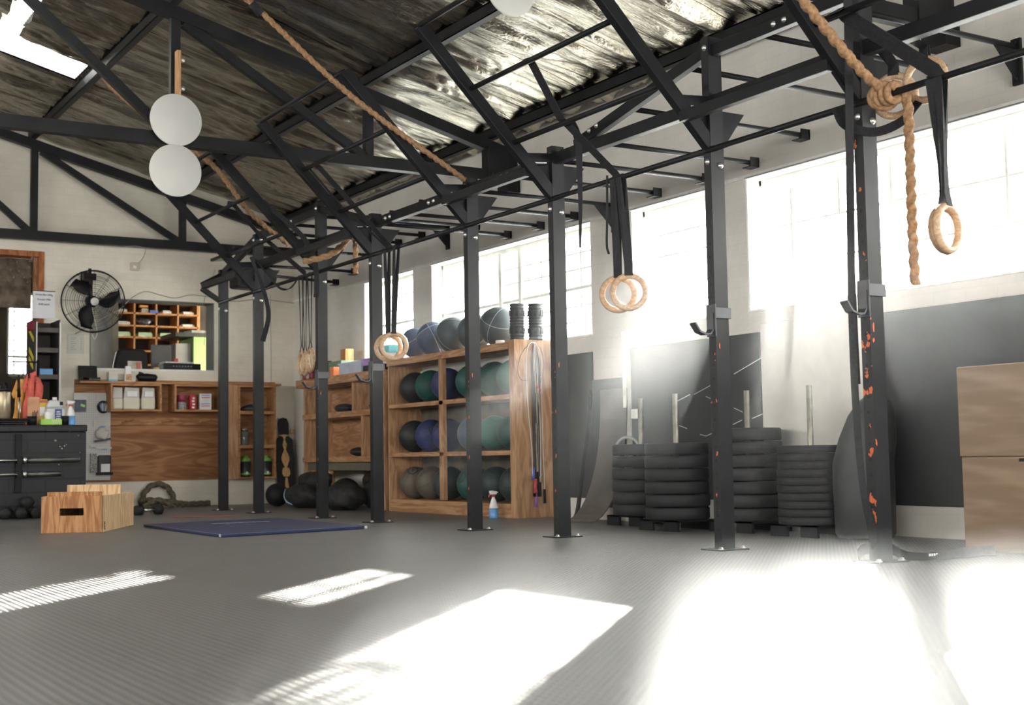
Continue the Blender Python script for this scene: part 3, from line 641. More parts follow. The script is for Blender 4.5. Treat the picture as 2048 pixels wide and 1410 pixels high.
q = MB((d3.x, 7.32, d3.z)); q.box(d3.x-.02, d3.x+.02, 7.315, 7.345, d3.z, roof_z(d3.x)-.02); tag(q.build('target_bracket', TRUSS), 'steel hanger holding the disc at the top edge', 'batten')
# ------------------------------------------------------------------ ball rack
BX0, BY0, BY1 = 5.95, 9.64, 11.96
rk = thing('ball_rack', 'tall pine shelving rack full of medicine balls in the middle of the window wall', 'rack', (6.1, 10.8, 0)); o = rk.location
def rp(name, b, mat=PINE, bev=.003): 
    q = MB(o); q.box(*b); return q.build(name, mat, rk, bevel=bev)
rp('end_panel', (BX0, 6.33, BY0-.09, BY0, 0, 1.52), PINEZ)
rp('end_panel', (BX0+.0, 6.33, BY1-.02, BY1, 0, 1.46), PINEZ)
rp('top_board', (BX0-.01, 6.32, BY0, BY1+.01, 1.44, 1.505))
rp('divider', (BX0, BX0+.04, 10.82, 10.90, .13, 1.44), PINEZ)
for z in (.08, .535, 1.015): rp('shelf', (BX0, 6.32, BY0, BY1-.02, z, z+.04))
rp('plinth', (BX0, BX0+.03, BY0, BY1-.02, 0, .08))
rp('back_rail', (6.29, 6.325, BY0, BY1-.05, 1.25, 1.40), plain('pale_board', (.5, .5, .47), .7, 0, .1))
rp('back_panel', (6.31, 6.33, BY0, BY1-.03, .12, 1.24), plain('dark_backing', (.10, .085, .06), .8, 0, .3))
BALLC = {'black': (.016, .018, .020), 'green': (.012, .07, .058), 'blue': (.03, .04, .13), 'brown': (.11, .09, .068), 'grey': (.07, .085, .095), 'dark': (.014, .028, .028), 'steel blue': (.065, .085, .14), 'pale green': (.022, .11, .09)}
bmats = {k: plain('vinyl_'+k.replace(' ', '_'), c, .55, 0, .15, .4, 7) for k, c in BALLC.items()}
PATCH = plain('ball_panel_black', (.02, .02, .022), .6, 0, .2)
SEAM = plain('ball_seam', (.03, .05, .06), .6, 0, .2)
ball_me = {}
def med_ball(x, y, z, colr, label, group, r=.158, tilt=0, cap=True):
    if (colr, r, cap) not in ball_me:
        q = MB(); seg, rings = 28, 18; q.ball((0, 0, 0), r, seg=seg, rings=rings)
        q.bm.faces.ensure_lookup_table()
        o_ = q.build('medicine_ball', bmats[colr])
        ball_me[colr, r, cap] = o_.data
        if cap:                                   # seam rings and a dark end panel
            c_ = MB(); c_.lathe([(r*.36, r*.938), (r*.34, r*.948), (0.001, r*1.008)], axis='z', seg=20); p_ = c_.build('end_panel', PATCH, o_)
            c2 = MB()
            for n_ in ((1, 0, 0), (0, 1, 0), (.7, .7, 0), (.7, -.7, 0)): c2.torus((0, 0, 0), r*1.0, .0016, n_, 40, 5)
            s_ = c2.build('seams', SEAM, o_); med_ball.parts[colr, r] = (p_.data, s_.data)
    else:
        o_ = bpy.data.objects.new('medicine_ball', ball_me[colr, r, cap]); C.objects.link(o_)
        if cap:
            for nm, me_ in zip(('end_panel', 'seams'), med_ball.parts[colr, r]):
                c = bpy.data.objects.new(nm, me_); C.objects.link(c); c.parent = o_
    o_.location = (x, y, z+r); o_.rotation_euler = (random.uniform(-.5, .5)+tilt, random.uniform(.6, 1.3), random.uniform(0, 6))
    return tag(o_, label, 'medicine ball', group)
med_ball.parts = {}
names = [(1.057, 'top', ['pale green', 'green', 'green', 'blue', 'green', 'black']), (.577, 'middle', ['green', 'pale green', 'steel blue', 'blue', 'blue', 'black']), (.121, 'bottom', ['dark', 'dark', 'green', 'dark', 'brown', 'brown'])]
pos = [9.83, 10.165, 10.55, 11.04, 11.375, 11.715]; where = ['at the right end', 'second from the right end', 'just right of the divider', 'just left of the divider', 'second from the left end', 'at the left end']
for z, nm, cols in names:
    for y, c, wv in zip(pos, cols, where):
        med_ball(6.125+random.uniform(-.01, .01), y, z, c, '%s medicine ball on the %s rack shelf, %s' % (c, nm, wv), 'medicine balls on the rack shelves')
# exercise balls and rollers on top
for y, r, c, wv in ((11.66, .155, 'steel blue', 'bluish exercise ball with a pale rim at the left end of the rack top'), (11.30, .168, 'steel blue', 'blue grey exercise ball second from the left on the rack top'), (10.90, .172, 'grey', 'grey exercise ball in the middle of the rack top'), (10.50, .165, 'grey', 'dark grey exercise ball behind the worn upright on the rack top'), (10.08, .177, 'grey', 'largest grey exercise ball next to the foam rollers')):
    q = MB((0, 0, 0)); q.ball((0, 0, 0), r, seg=32, rings=20); b_ = q.build('exercise_ball', bmats[c]); b_.location = (6.12, y, 1.505+r); b_.rotation_euler = (.3, .5, y*3)
    q = MB(); q.torus((0, 0, 0), r*.999, .0018, (1, .2, 0), 44, 6); q.torus((0, 0, r*.35), r*.94, .002, (0, 0, 1), 40, 5); s_ = q.build('seam', plain('pale_seam', (.5, .52, .54), .6), b_)
    tag(b_, wv, 'exercise ball', 'grey exercise balls on top of the rack')
def roller(y, x, label):
    q = MB((x, y, 1.52)); prof = [(.045, 0)]; z = 0
    segs = [(0, .02), (.03, .05), (.06, .10), (.11, .125), (.135, .15), (.16, .175), (.185, .20), (.21, .255), (.265, .285), (.295, .315)]
    for a, b in segs: prof += [(.058, a), (.063, a+.004), (.063, b-.004), (.058, b)]
    prof += [(.045, .315)]
    q.lathe(prof, (x, y, 1.52), 'z', 24)
    for k in range(10):
        th = k*PI/5; q.obox((x+.063*math.cos(th), y+.063*math.sin(th), 1.52+.08), .008, .014, .05, th); q.obox((x+.063*math.cos(th), y+.063*math.sin(th), 1.52+.232), .008, .014, .05, th)
    tag(q.build('foam_roller', plain('dark_foam', (.05, .055, .06), .6, 0, .1)), label, 'foam roller', 'foam rollers on the rack end panel')
roller(9.64, 6.04, 'dark ribbed foam roller standing nearest the exercise balls'); roller(9.58, 6.19, 'dark ribbed foam roller standing nearest the window pier')
tag(MB((6.0, 9.86, 1.505)).lathe([(.035, 0), (.04, .006), (.04, .026), (.036, .03)], (6.0, 9.86, 1.505)).build('tape_roll', WHITE), 'small white roll on the rack top between ball and rollers', 'tape roll')
# jump ropes on the end panel
def jr(name, pts, r, mat, label, handles=()):
    t = thing('jump_rope', label, 'jump rope', pts[0], 'skipping ropes hanging on the rack end panel'); o2 = t.location
    MB(o2).sweep(catmull(pts, 6), r, 8).build('cord', mat, t)
    for (a, b, m_) in handles: MB(o2).cyl(a, b, .011, .013, 12).build('handle', m_, t)
YP = BY0-.105
WC = plain('white_cord', (.6, .6, .56), .5); BC = plain('black_cord', (.02, .02, .02), .5); TC = plain('tan_cord', (.42, .34, .22), .6); REDH = plain('red_handle', (.55, .06, .08), .4); BLUEH = plain('blue_handle', (.08, .12, .5), .4); BLKH = BLACKP; PURH = plain('purple_handle', (.25, .1, .35), .4)
def P(x, z, dy=0): return (x, YP-dy, z)
jr('a', [P(6.105, .34), P(6.10, .60), P(6.07, .95), P(6.06, 1.25), P(6.075, 1.44), P(6.13, 1.495), P(6.19, 1.45), P(6.215, 1.3), P(6.21, 1.0), P(6.215, .6), P(6.225, .22)], .0042, WC, 'white skipping rope looped widest over the end panel', [(P(6.225, .24), P(6.225, .12), BLKH)])
for k in range(9):
    x0 = 6.115+k*.008; x1 = 6.125+(k % 5)*.013; zb = .18+.03*(k % 4); m_ = [BC, BC, TC, BC, WC, BC, TC, BC, BC][k]
    hm = [BLKH, REDH, BLKH, BLUEH, BLKH, REDH, PURH, BLKH, BLKH][k]
    lab = ['black skipping rope first in the hanging bunch', 'black skipping rope with red grip in the hanging bunch', 'tan skipping rope with black grip in the bunch', 'black skipping rope with slanted blue grip in the bunch', 'white skipping rope in the middle of the bunch', 'black skipping rope with a second red grip', 'tan skipping rope with purple grip lowest in the bunch', 'black skipping rope right side of the bunch', 'black skipping rope last in the hanging bunch'][k]
    zb = .09 if k == 6 else zb
    a = P(x1-.04 if k == 3 else x1, zb+.16 if k == 3 else zb+.12, .004*(k % 3)); b = P(x1-.055 if k == 3 else x1-.003, zb+.05 if k == 3 else zb, .004*(k % 3))
    jr('b', [a, P(x1, .5, .003*(k % 3)), P(x0+.004, .9, .004*(k % 2)), P(x0, 1.3, .003*(k % 3)), P(6.14, 1.485), P(x0+.01, 1.3, .006), P(x1+.01, .8, .006), P(x1+.008, .35, .006)], .0045, m_, lab, [(a, b, hm)])
jr('c', [P(6.20, 1.15), P(6.24, 1.3), P(6.21, 1.44), P(6.14, 1.49), P(6.03, 1.42), P(5.975, 1.28), P(6.0, 1.18), P(6.08, 1.17)], .0022, BC, 'thin wire skipping rope looped over the left of the end panel', [(P(6.15, 1.13), P(6.20, 1.08), REDH)])
tag(MB((6.13, YP, 1.48)).cyl((6.13, YP-.02, 1.49), (6.13, BY0-.09, 1.49), .006).build('wall_peg', ZINC), 'small metal peg carrying the skipping ropes', 'hook')
# spray bottle at the rack foot
def spray(name, c, label, blue, h=.19, r=.035, red=True, white=WHITE):
    t = thing('spray_bottle', label, 'spray bottle', c, 'spray bottles'); o2 = t.location; x, y, z = c
    MB(o2).lathe([(r*.95, 0), (r, .005), (r*.97, h*.42)], c).build('blue_liquid', plain('blue_liquid', (.12, .32, .62), .3), t)
    MB(o2).lathe([(r*.98, h*.42), (r*.93, h*.50), (r*.5, h*.80), (r*.33, h*.86), (r*.33, h*.90)], c).build('bottle_top', white, t)
    MB(o2).lathe([(r*.42, h*.9), (r*.42, h*.97)], c).build('collar', REDH, t)
    q = MB(o2); q.obox((x-.004, y, z+h*1.08), .065, .022, .03, 0); q.obox((x-.02, y, z+h*1.14), .04, .018, .014, 0); q.obox((x+.035, y, z+h*1.10), .02, .012, .01, 0); q.build('spray_head', white, t, bevel=.004)
    q = MB(o2); q.obox((x-.038, y, z+h*1.0), .008, .014, .045, 0, 0, .4); q.build('trigger', REDH, t)
spray('s', (5.86, 9.78, 0), 'spray bottle with blue liquid on the floor at the rack foot', True, .20, .04)

# ------------------------------------------------------------------ cubby shelf in the corner
cb = thing('cubby_shelf', 'open pine cubby shelf standing in the corner under the far window', 'shelf', (6.1, 13.2, 0)); o = cb.location
def cp(name, b, mat=PINE): return MB(o).box(*b).build(name, mat, cb, bevel=.003)
cp('worktop', (5.92, 6.33, 12.10, 14.27, 1.335, 1.425))
cp('shelf', (5.95, 6.33, 12.10, 14.15, .97, 1.03)); cp('shelf', (5.95, 6.33, 12.10, 14.15, .49, .55))
cp('side_panel', (5.96, 6.33, 14.10, 14.14, 0, 1.335), PINEZ); cp('side_panel', (5.96, 6.33, 12.08, 12.12, 0, 1.335), PINEZ)
for y, z0, z1 in ((12.84, 1.03, 1.335), (12.62, .55, .97)): cp('divider', (5.97, 6.33, y-.02, y+.02, z0, z1), PINEZ)
cp('back_panel', (6.30, 6.325, 12.12, 14.1, .55, 1.335), PINE)
cp('lower_rail', (5.99, 6.05, 12.12, 14.1, .40, .485), plain('olive_pipe', (.13, .12, .08), .7))
cp('crossbar', (6.0, 6.04, 13.5, 14.1, .36, .40), PINE)
def lump(name, c, s_, mat, label, cat, group=None, seed=1, n=20):
    q = MB(c); q.ball(c, 1, s_, n+6, n)
    for v in q.bm.verts:
        k = noise.noise(v.co*7+V((seed, 0, 0)))*.22+noise.noise(v.co*18+V((0, seed, 0)))*.10
        v.co += V((v.co.x, v.co.y, v.co.z))*k
    return tag(q.build(name, mat), label, cat, group)
gear = plain('black_gear', (.015, .016, .018), .6, 0, .4)
for k, (y, z, sz, lb) in enumerate(((13.35, 1.03, .11, 'dark bundle of straps in the upper left cubby'), (12.45, 1.03, .10, 'dark bundle of bands in the upper right cubby'), (13.0, .55, .10, 'small heap of black gear in the lower cubby'), (12.4, .55, .06, 'small dark lump at the right of the lower cubby'))):
    lump('gear_bundle', (6.12, y, z+sz*.45), (.1, sz*1.7, sz*.45), gear, lb, 'gear', 'bundles of gear in the cubbies', k)
def bxt(name, c, s_, mat, label, cat, group=None, rz=0, bev=.004):
    q = MB(c); q.obox((c[0], c[1], c[2]+s_[2]/2), *s_, rz); return tag(q.build(name, mat, bevel=bev), label, cat, group)
RED = plain('dark_red_tin', (.26, .03, .06), .4, 0, .1)
for y, lb in ((14.16, 'dark red tin with a cream label at the very end of the worktop'), (13.98, 'dark red tin beside the black speaker on the worktop')):
    t = bxt('supplement_tin', (6.02, y, 1.425), (.13, .13, .12), RED, lb, 'tin', 'red tins on the worktop', bev=.02)
    q = MB(t.location); q.obox((5.953, y+.02, 1.46), .004, .07, .05); q.build('label', plain('cream', (.5, .46, .38), .6), t)
bxt('speaker_box', (6.05, 13.79, 1.425), (.16, .14, .20), BLACKP, 'small black box speaker between the tins and the green case', 'speaker')
gc = bxt('storage_case', (6.15, 13.45, 1.49), (.22, .34, .11), plain('sage_green', (.17, .26, .19), .6), 'sage green case on a dark tray behind the upright', 'case')
bxt('storage_tray', (6.15, 13.45, 1.425), (.22, .36, .065), plain('plum_tray', (.10, .07, .12), .6), 'dark plum tray under the green case', 'tray')
bxt('wooden_block', (6.15, 13.36, 1.60), (.10, .13, .13), SHOPW, 'brown wooden block on top of the green case', 'block')
bxt('orange_tub', (5.98, 13.32, 1.425), (.07, .10, .10), plain('orange_plastic', (.75, .22, .08), .5), 'orange plastic tub peeking out beside the upright', 'tub')
t = bxt('storage_tub', (6.10, 12.88, 1.425), (.28, .55, .11), plain('clear_blue_plastic', (.50, .55, .68), .3), 'long translucent bluish storage tub on the worktop', 'tub')
MB(t.location).box(5.95, 6.25, 12.59, 13.17, 1.535, 1.55).build('lid', plain('lilac_white', (.62, .64, .75), .3), t)
bxt('black_case', (6.08, 12.40, 1.425), (.22, .36, .065), BLACKP, 'flat black case under the purple tub', 'case')
t = bxt('purple_tub', (6.08, 12.48, 1.49), (.2, .26, .06), plain('purple_plastic', (.42, .25, .58), .4), 'small purple plastic tub on the black case', 'tub'); MB(t.location).box(5.96, 6.2, 12.33, 12.63, 1.55, 1.562).build('lid', MATS['purple_plastic'], t)
bxt('white_tub', (6.12, 12.22, 1.49), (.2, .2, .11), WHITE, 'white tub under the turquoise box by the window', 'tub')
bxt('turquoise_box', (6.14, 12.24, 1.60), (.2, .26, .08), plain('turquoise_plastic', (.15, .55, .60), .4), 'turquoise box stacked on the white tub by the window', 'box')
# bags and slam balls on the floor below
def slam(x, y, r, label): q = MB((x, y, r)); q.ball((x, y, r), r, seg=28, rings=18); q.lathe([(r*.16, .99*r), (.001, 1.01*r)], (x, y, r), 'z', 12); tag(q.build('slam_ball', RUBBER), label, 'slam ball', 'black slam balls on the floor')
slam(5.66, 14.2, .13, 'black slam ball lying alone left of the sandbags'); slam(5.80, 12.93, .12, 'black slam ball by the right-hand sandbag'); slam(6.0, 12.35, .15, 'black slam ball nearest the ball rack under the cubby shelf'); slam(5.98, 13.05, .16, 'large black slam ball behind the others under the shelf')
SB = plain('black_canvas', (.018, .018, .018), .7, 0, .4, .3, 20, .3)
for k, (x, y, z, s_, lb) in enumerate(((5.75, 13.55, .13, (.22, .38, .14), 'large black sandbag with a pale blue edge on the floor in the corner'), (5.80, 13.45, .30, (.15, .30, .10), 'black sandbag on top of the pile in the corner'), (5.72, 12.5, .14, (.2, .30, .14), 'plump black sandbag right of the worn upright'), (6.17, 12.7, .30, (.11, .30, .10), 'black sandbag wedged under the cubby shelf'))):
    b_ = lump('sandbag', (x, y, z), s_, SB, lb, 'sandbag', 'black sandbags under the cubby shelf', k*3+5)
    if k == 0: MB((x, y, z)).sweep(catmull([(5.60, 13.80, .20), (5.55, 13.72, .13), (5.54, 13.62, .07), (5.56, 13.5, .04)], 5), .008, 6).build('blue_piping', plain('pale_blue', (.3, .45, .65), .5), b_)
# longboard in the corner
t = thing('longboard', 'black longboard deck with a wooden wave pattern leaning in the corner', 'longboard', (6.12, 15.1, .2)); o = t.location
prof = [(-.11, .0), (-.12, .1), (-.115, .3), (-.12, .5), (-.11, .68), (-.065, .72), (-.07, .88), (-.05, .94), (0, .955), (.05, .94), (.07, .88), (.065, .72), (.11, .68), (.12, .5), (.115, .3), (.12, .1), (.11, 0), (.06, -.06), (0, -.08), (-.06, -.06)]
q = MB((0, 0, 0)); q.prism(prof, 'y', -.007, .007); d_ = q.build('deck', plain('black_griptape', (.02, .02, .02), .8, 0, .2, .3, 40), t, bevel=.002)
wv = [(.0, .0), (.02, .06), (.028, .15), (.015, .24), (.012, .27)]; poly = [(-.004, -.02)]+[(-a, b) for a, b in wv]+[(a, b) for a, b in reversed(wv)]
q = MB((0, 0, 0)); q.prism([(0, .0), (.025, .10), (.012, .22), (-.012, .22), (-.025, .10)], 'y', -.011, -.006); q.prism([(.05, .30), (.035, .34), (-.035, .34), (-.05, .30), (-.05, .26), (-.03, .23), (.03, .23), (.05, .26)], 'y', -.011, -.006)
q.prism([(.012, .34), (.05, .43), (.05, .47), (.012, .56), (.028, .62), (.008, .68), (.02, .72), (.085, .735), (.0, .745), (-.085, .735), (-.02, .72), (-.008, .68), (-.028, .62), (-.012, .56), (-.05, .47), (-.05, .43), (-.012, .34)], 'y', -.011, -.006)
i_ = q.build('wood_inlay', wood('maple_inlay', (.42, .24, .1), (.62, .4, .18), 'z', 3, False), t)
for a in (d_, i_): a.rotation_euler = (R(-8), 0, 0); a.location = (0, 0, .0)
t.location = (6.15, 15.10, .09)
for z in (.78, .12):
    for sx in (-1, 1): MB((0, 0, 0)).lathe([(.02, -.02), (.028, -.016), (.028, .016), (.02, .02)], (sx*.12, .03+z*.14, z), 'x', 16).build('wheel', plain('amber_wheel', (.45, .28, .1), .4), t)

# ------------------------------------------------------------------ bumper plates on their posts
PLATE = plain('rubber_plate', (.013, .0135, .015), .6, 0, .25, .3, 5)
def plate_me(th, r, name):
    q = MB(); b = .008 if th > .06 else .004
    q.lathe([(.026, 0), (r-.06, 0), (r-.05, th*.06), (r-b, 0), (r, b), (r, th-b), (r-b, th), (r-.05, th*.94), (r-.06, th), (.026, th)], axis='z', seg=56); return q.build(name, PLATE)
thick = plate_me(.083, .222, 'bumper_plate'); thin = plate_me(.0478, .215, 'bumper_plate')
used = set()
def stack(x, y, n, th, proto, r, pole_h, pos_label, z0=.075):
    t = thing('plate_storage_post', 'bare steel pole on a slotted base carrying '+pos_label, 'plate post', (x, y, 0), 'plate storage posts'); o = t.location
    q = MB(o); q.box(x-r*.8, x+r*.8, y-r*.95, y+r*.95, z0-.012, z0); q.box(x-r*.8, x-r*.8+.02, y-r*.95, y-.06, 0, z0); q.box(x-r*.8, x-r*.8+.02, y+.06, y+r*.95, 0, z0); q.box(x+r*.7, x+r*.8, y-r*.95, y+r*.95, 0, z0); q.build('slotted_base', STEEL, t)
    MB(o).cyl((x, y, 0), (x, y, pole_h), .0185, seg=18).build('pole', plain('bare_steel_pole', (.30, .29, .25), .45, .6, .3, .5, 9), t)
    for k in range(n):
        if proto.name not in used: c = proto; used.add(proto.name)
        else: c = proto.copy(); C.objects.link(c)
        c.location = (x+random.uniform(-.004, .004), y+random.uniform(-.004, .004), z0+k*th+.0005); c.rotation_euler = (0, 0, random.uniform(0, 6))
        wh = 'topmost' if k == n-1 else 'lowest' if k == 0 else ['second from top', 'third from top', 'fourth from top', 'fourth from bottom', 'third from bottom', 'second from bottom'][(n-2-k) if n-2-k < 3 else 6-k if k < 4 else 2] if n != 10 else ['', 'second from bottom', 'third from bottom', 'fourth from bottom', 'fifth from bottom', 'fifth from top', 'fourth from top', 'third from top', 'second from top'][k]
        tag(c, 'rubber weight plate %s in the %s' % (wh, pos_label.replace('the ', '')), 'weight plate', 'rubber weight plates stacked on the storage posts')
stack(6.075, 7.97, 6, .0885, thick, .222, .945, 'the leftmost stack beside the bent sheet')
stack(5.85, 7.275, 6, .0885, thick, .222, .945, 'the stack left of the hooked upright')
stack(6.07, 6.78, 7, .0885, thick, .222, .945, 'the tallest stack right of the hooked upright')
stack(6.02, 6.14, 10, .0492, thin, .215, .945, 'the stack of thin plates at the right')
# domed bag, bent sheets
q = MB((6.10, 5.78, 0)); q.lathe([(.165, 0), (.18, .03), (.185, .3), (.183, .45), (.172, .60), (.14, .74), (.10, .82), (.05, .862), (.001, .875)], (6.10, 5.78, 0), 'z', 40)
for v in q.bm.verts: v.co.y -= max(0, v.co.z-.45)*.28
tag(q.build('padded_bag', plain('grey_black_vinyl', (.02, .021, .022), .55, 0, .2)), 'large black dome-topped padded bag between thin plates and nearest upright', 'heavy bag')
def bent(name, ya, yb, pts, mat, label, th=.008):
    o2 = (pts[0][0], (ya+yb)/2, pts[0][1]); q = MB(o2); q.ribbon([(x, (ya+yb)/2, z) for x, z in pts], yb-ya, th, (0, 1, 0)); return tag(q.build(name, mat), label, 'sheet')
arc = [(6.29, 1.05)]+[(6.29-.38*(1-math.cos(t*PI/2/10))**1.0, .95*(1-math.sin(t*PI/2/10))+.008) for t in range(0, 11)]
bent('bent_sheet', 8.42, 8.78, arc, plain('worn_brown_sheet', (.085, .075, .065), .4, 0, .3, .5, 3), 'bent brown sheet leaning on the wall left of the plate stacks')
q = MB((6.2, 8.97, 0)); q.sweep(catmull([(6.02, 8.80, .012), (6.08, 8.83, .10), (6.18, 8.9, .4), (6.28, 8.93, .8), (6.30, 8.94, 1.05)], 6), .018, 10); tag(q.build('rubber_hose', RUBBER), 'black rubber hose leaning beside the bent sheet', 'hose')
q = MB((6.2, 8.2, .6)); q.torus((6.24, 8.36, .56), .10, .012, (.8, .4, 0), 30, 8); tag(q.build('hoop', plain('grey_hoop', (.25, .27, .28), .4)), 'grey hoop hanging behind the leftmost plate stack', 'hoop')

# ------------------------------------------------------------------ wooden boxes
def plyo(name, y0, y1, z0, z1, label, mats):
    t = thing('plyo_box', label, 'wooden box', (5.72, (y0+y1)/2, z0), 'wooden boxes stacked at the right'); o = t.location; x0, x1 = 5.71, 6.29
    q = MB(o); q.box(x0, x0+.018, y0, y1, z0, z1); q.build('front_panel', PLYG, t, bevel=.006)
    q = MB(o); q.box(x0+.018, x1, y1-.018, y1, z0, z1); q.box(x0+.018, x1, y0, y0+.018, z0, z1); q.build('side_panels', PLYG, t, bevel=.003)
    q = MB(o); q.box(x0+.018, x1, y0+.018, y1-.018, z1-.018, z1); q.box(x0+.018, x1, y0+.018, y1-.018, z0, z0+.018); q.box(x1-.018, x1, y0+.018, y1-.018, z0+.018, z1-.018); q.build('top_and_back_panels', PLYG, t)
    return t
t = plyo('a', 3.7, 4.72, .002, .487, 'lower weathered plywood box of the stack at the right edge, with a pale stain', None)
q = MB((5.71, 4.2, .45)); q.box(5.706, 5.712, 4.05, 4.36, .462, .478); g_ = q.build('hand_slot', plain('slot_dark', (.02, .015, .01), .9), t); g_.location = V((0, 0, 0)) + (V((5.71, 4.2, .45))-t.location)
plyo('b', 3.7, 4.73, .489, .962, 'upper weathered plywood box of the stack at the right edge', None)

th = 1.091; bxr = V((2.716, 10.354, 0)); ux = V((math.cos(th), math.sin(th), 0)); uy = V((-math.sin(th), math.cos(th), 0))
t = thing('plyo_box', 'low open plywood box with a hand slot on the floor at the left', 'wooden box', bxr, rz=th)
W_, D_, H_ = .468, 1.10, .277
q = MB(); sl = (.15, .33, .13, .185)
q.box(0, .018, 0, sl[0], 0, H_); q.box(0, .018, sl[1], W_, 0, H_); q.box(0, .018, sl[0], sl[1], 0, sl[2]); q.box(0, .018, sl[0], sl[1], sl[3], H_); q.build('front_panel', PLYZ, t, bevel=.0015)
MB().box(.0, D_, -.001, .018, .0, H_+.0).box(.018, D_, W_-.018, W_, 0, H_).build('side_panels', PLYL, t, bevel=.0015)
MB().box(D_-.018, D_, .018, W_-.018, 0, H_).box(.018, D_-.018, .018, W_-.018, .0, .018).build('back_and_floor', PLYL, t)
MB().box(.018, .054, .022, W_-.04, H_-.05, H_+.033).build('front_ledge', PLYZ, t, bevel=.0015)
MB().box(.055, D_-.018, .018, W_-.018, H_-.03, H_-.012).build('top_panel', PLYL, t)
MB().box(D_*.62, D_*.62+.03, .02, W_-.02, H_-.012, H_+.075).build('divider_board', PLYL, t, bevel=.0015)
q = MB(); 
for (a, b, c, d) in ((.020, .026, .02, .078), (.032, .044, .055, .078), (.032, .044, .035, .047), (.032, .044, .018, .029)): q.box(a, b, -.0035, -.001, c, d)
q.build('stencil_mark', plain('stencil_black', (.04, .04, .04), .8), t)

# blue mat
t = thing('gym_mat', 'flat blue vinyl gym mat lying on the floor in front of the uprights', 'mat', (3.16, 8.95, 0)); o = t.location
MATB = plain('blue_vinyl', (.022, .028, .085), .5, 0, .25, .35, 3)
def quad(q, P4, z0, z1): q.prism([(p[0], p[1]) for p in P4], 'z', z0, z1)
c0, c1_, c2_, c3_ = (3.15, 8.93), (4.36, 9.13), (4.36, 10.95), (3.17, 10.85)
q = MB(o); quad(q, (c0, c1_, c2_, c3_), .001, .024); q.build('pad', MATB, t, bevel=.006)
q = MB(o); 
for a, b in ((c0, c1_), (c1_, c2_), (c2_, c3_), (c3_, c0)): q.cyl((*a, .021), (*b, .021), .0035, seg=8)
q.build('piping', plain('blue_piping_vinyl', (.05, .06, .12), .35), t)
q = MB(o)
for k in range(9): q.obox((3.62+k*.055, 10.42+.001*k, .0245), .036, .05 if k % 2 else .07, .001)
q.build('printed_logo', plain('mat_logo_white', (.4, .42, .44), .6), t)
for k, (x, y) in enumerate(((3.152, 8.95), (4.34, 9.12))): MB(o).obox((x, y, .014), .02, .02, .02).build('corner_tab', plain('pale_tab', (.45, .47, .5), .5), t)

# red cord bit on the floor behind the mat, dumbbells, battle rope
q = MB((4.3, 12.6, 0)); q.sweep(catmull([(3.9, 12.4, .004), (4.2, 12.3, .004), (4.36, 12.1, .004)], 6), .003, 6); tag(q.build('red_string', plain('red_string_material', (.4, .05, .05), .6)), 'thin red string lying on the floor behind the blue mat', 'string')
def dumbbell(c, rz, label, r=.055, l=.13):
    t = thing('dumbbell', label, 'dumbbell', c, 'black hex dumbbells', rz)
    for s_ in (-1, 1):
        q = MB(); q.lathe([(r*.75, s_*l*.5), (r, s_*(l*.5+.015)), (r, s_*(l*.5+.065)), (r*.75, s_*(l*.5+.08))], (0, 0, r), 'x', 6); q.build('head', RUBBER, t)
    MB().cyl((-l*.5, 0, r), (l*.5, 0, r), .014).build('handle', CHROME, t)
dumbbell((3.86, 13.05, 0), .15, 'black dumbbell with chrome handle right of the low plywood box')
for k, (x, y, z, rz, lb) in enumerate(((2.60, 13.42, 0, 1.3, 'black dumbbell at the foot of the brick counter, far left'), (2.73, 13.40, 0, 1.4, 'black dumbbell at the foot of the brick counter, next in'), (2.86, 13.42, 0, 1.5, 'black dumbbell at the foot of the counter, rightmost in the pile'), (2.79, 13.42, .10, 1.45, 'black dumbbell lying on top of the small pile by the counter'))): dumbbell((x, y, z), rz, lb, .06, .10)
q = MB((4.5, 15.1, 0)); pts = []
for k in range(60):
    a = k/59*PI*1.15+.1; pts.append((4.58+.19*math.cos(a), 15.12, .03+.24*max(0, math.sin(a))))
pts += [(4.35, 15.0, .10), (4.5, 14.95, .085), (4.7, 14.95, .06), (4.9, 15.08, .03), (5.2, 15.15, .03)]
rope('battle_rope', pts, 'thick grey battle rope coiled on the floor beneath the wooden wall board', .03, GROPE, 2, 30, group=None)
rope('battle_rope', [(4.3, 14.72, .03), (4.45, 14.70, .10), (4.62, 14.72, .035), (4.5, 14.8, .09), (4.42, 14.85, .03)], 'second loop of grey battle rope in front of the coil', .028, GROPE, 6, 30, group=None)
# ------------------------------------------------------------------ wooden wall unit on the back wall
wu = thing('wall_unit', 'long pine and plywood wall unit with open boxes under the serving hatch', 'wall unit', (4.9, YB, .3)); o = wu.location
def wp(name, b, mat=PINEX, bev=.003, par=None): 
    q = MB(o); q.box(*b); return q.build(name, mat, par or wu, bevel=bev)
wp('back_panel', (3.68, 6.08, YB-.02, YB, .305, 1.47), PLYX)
wp('ledge', (3.68, 6.06, 15.05, YB-.02, 1.415, 1.44))
wp('upper_rail', (3.70, 5.40, YB-.045, YB-.02, .95, 1.035), PINEX)
for x in (4.28, 4.74, 5.19): 
    q = MB(o); q.bar((x-.07, YB-.05, .985), (x+.03, 15.14, 1.01), .02, .02, (0, 0, 1)); q.bar((x+.03, 15.14, 1.01), (x+.09, 15.13, 1.01), .02, .02, (0, 0, 1)); q.build('peg', PINEX, wu)
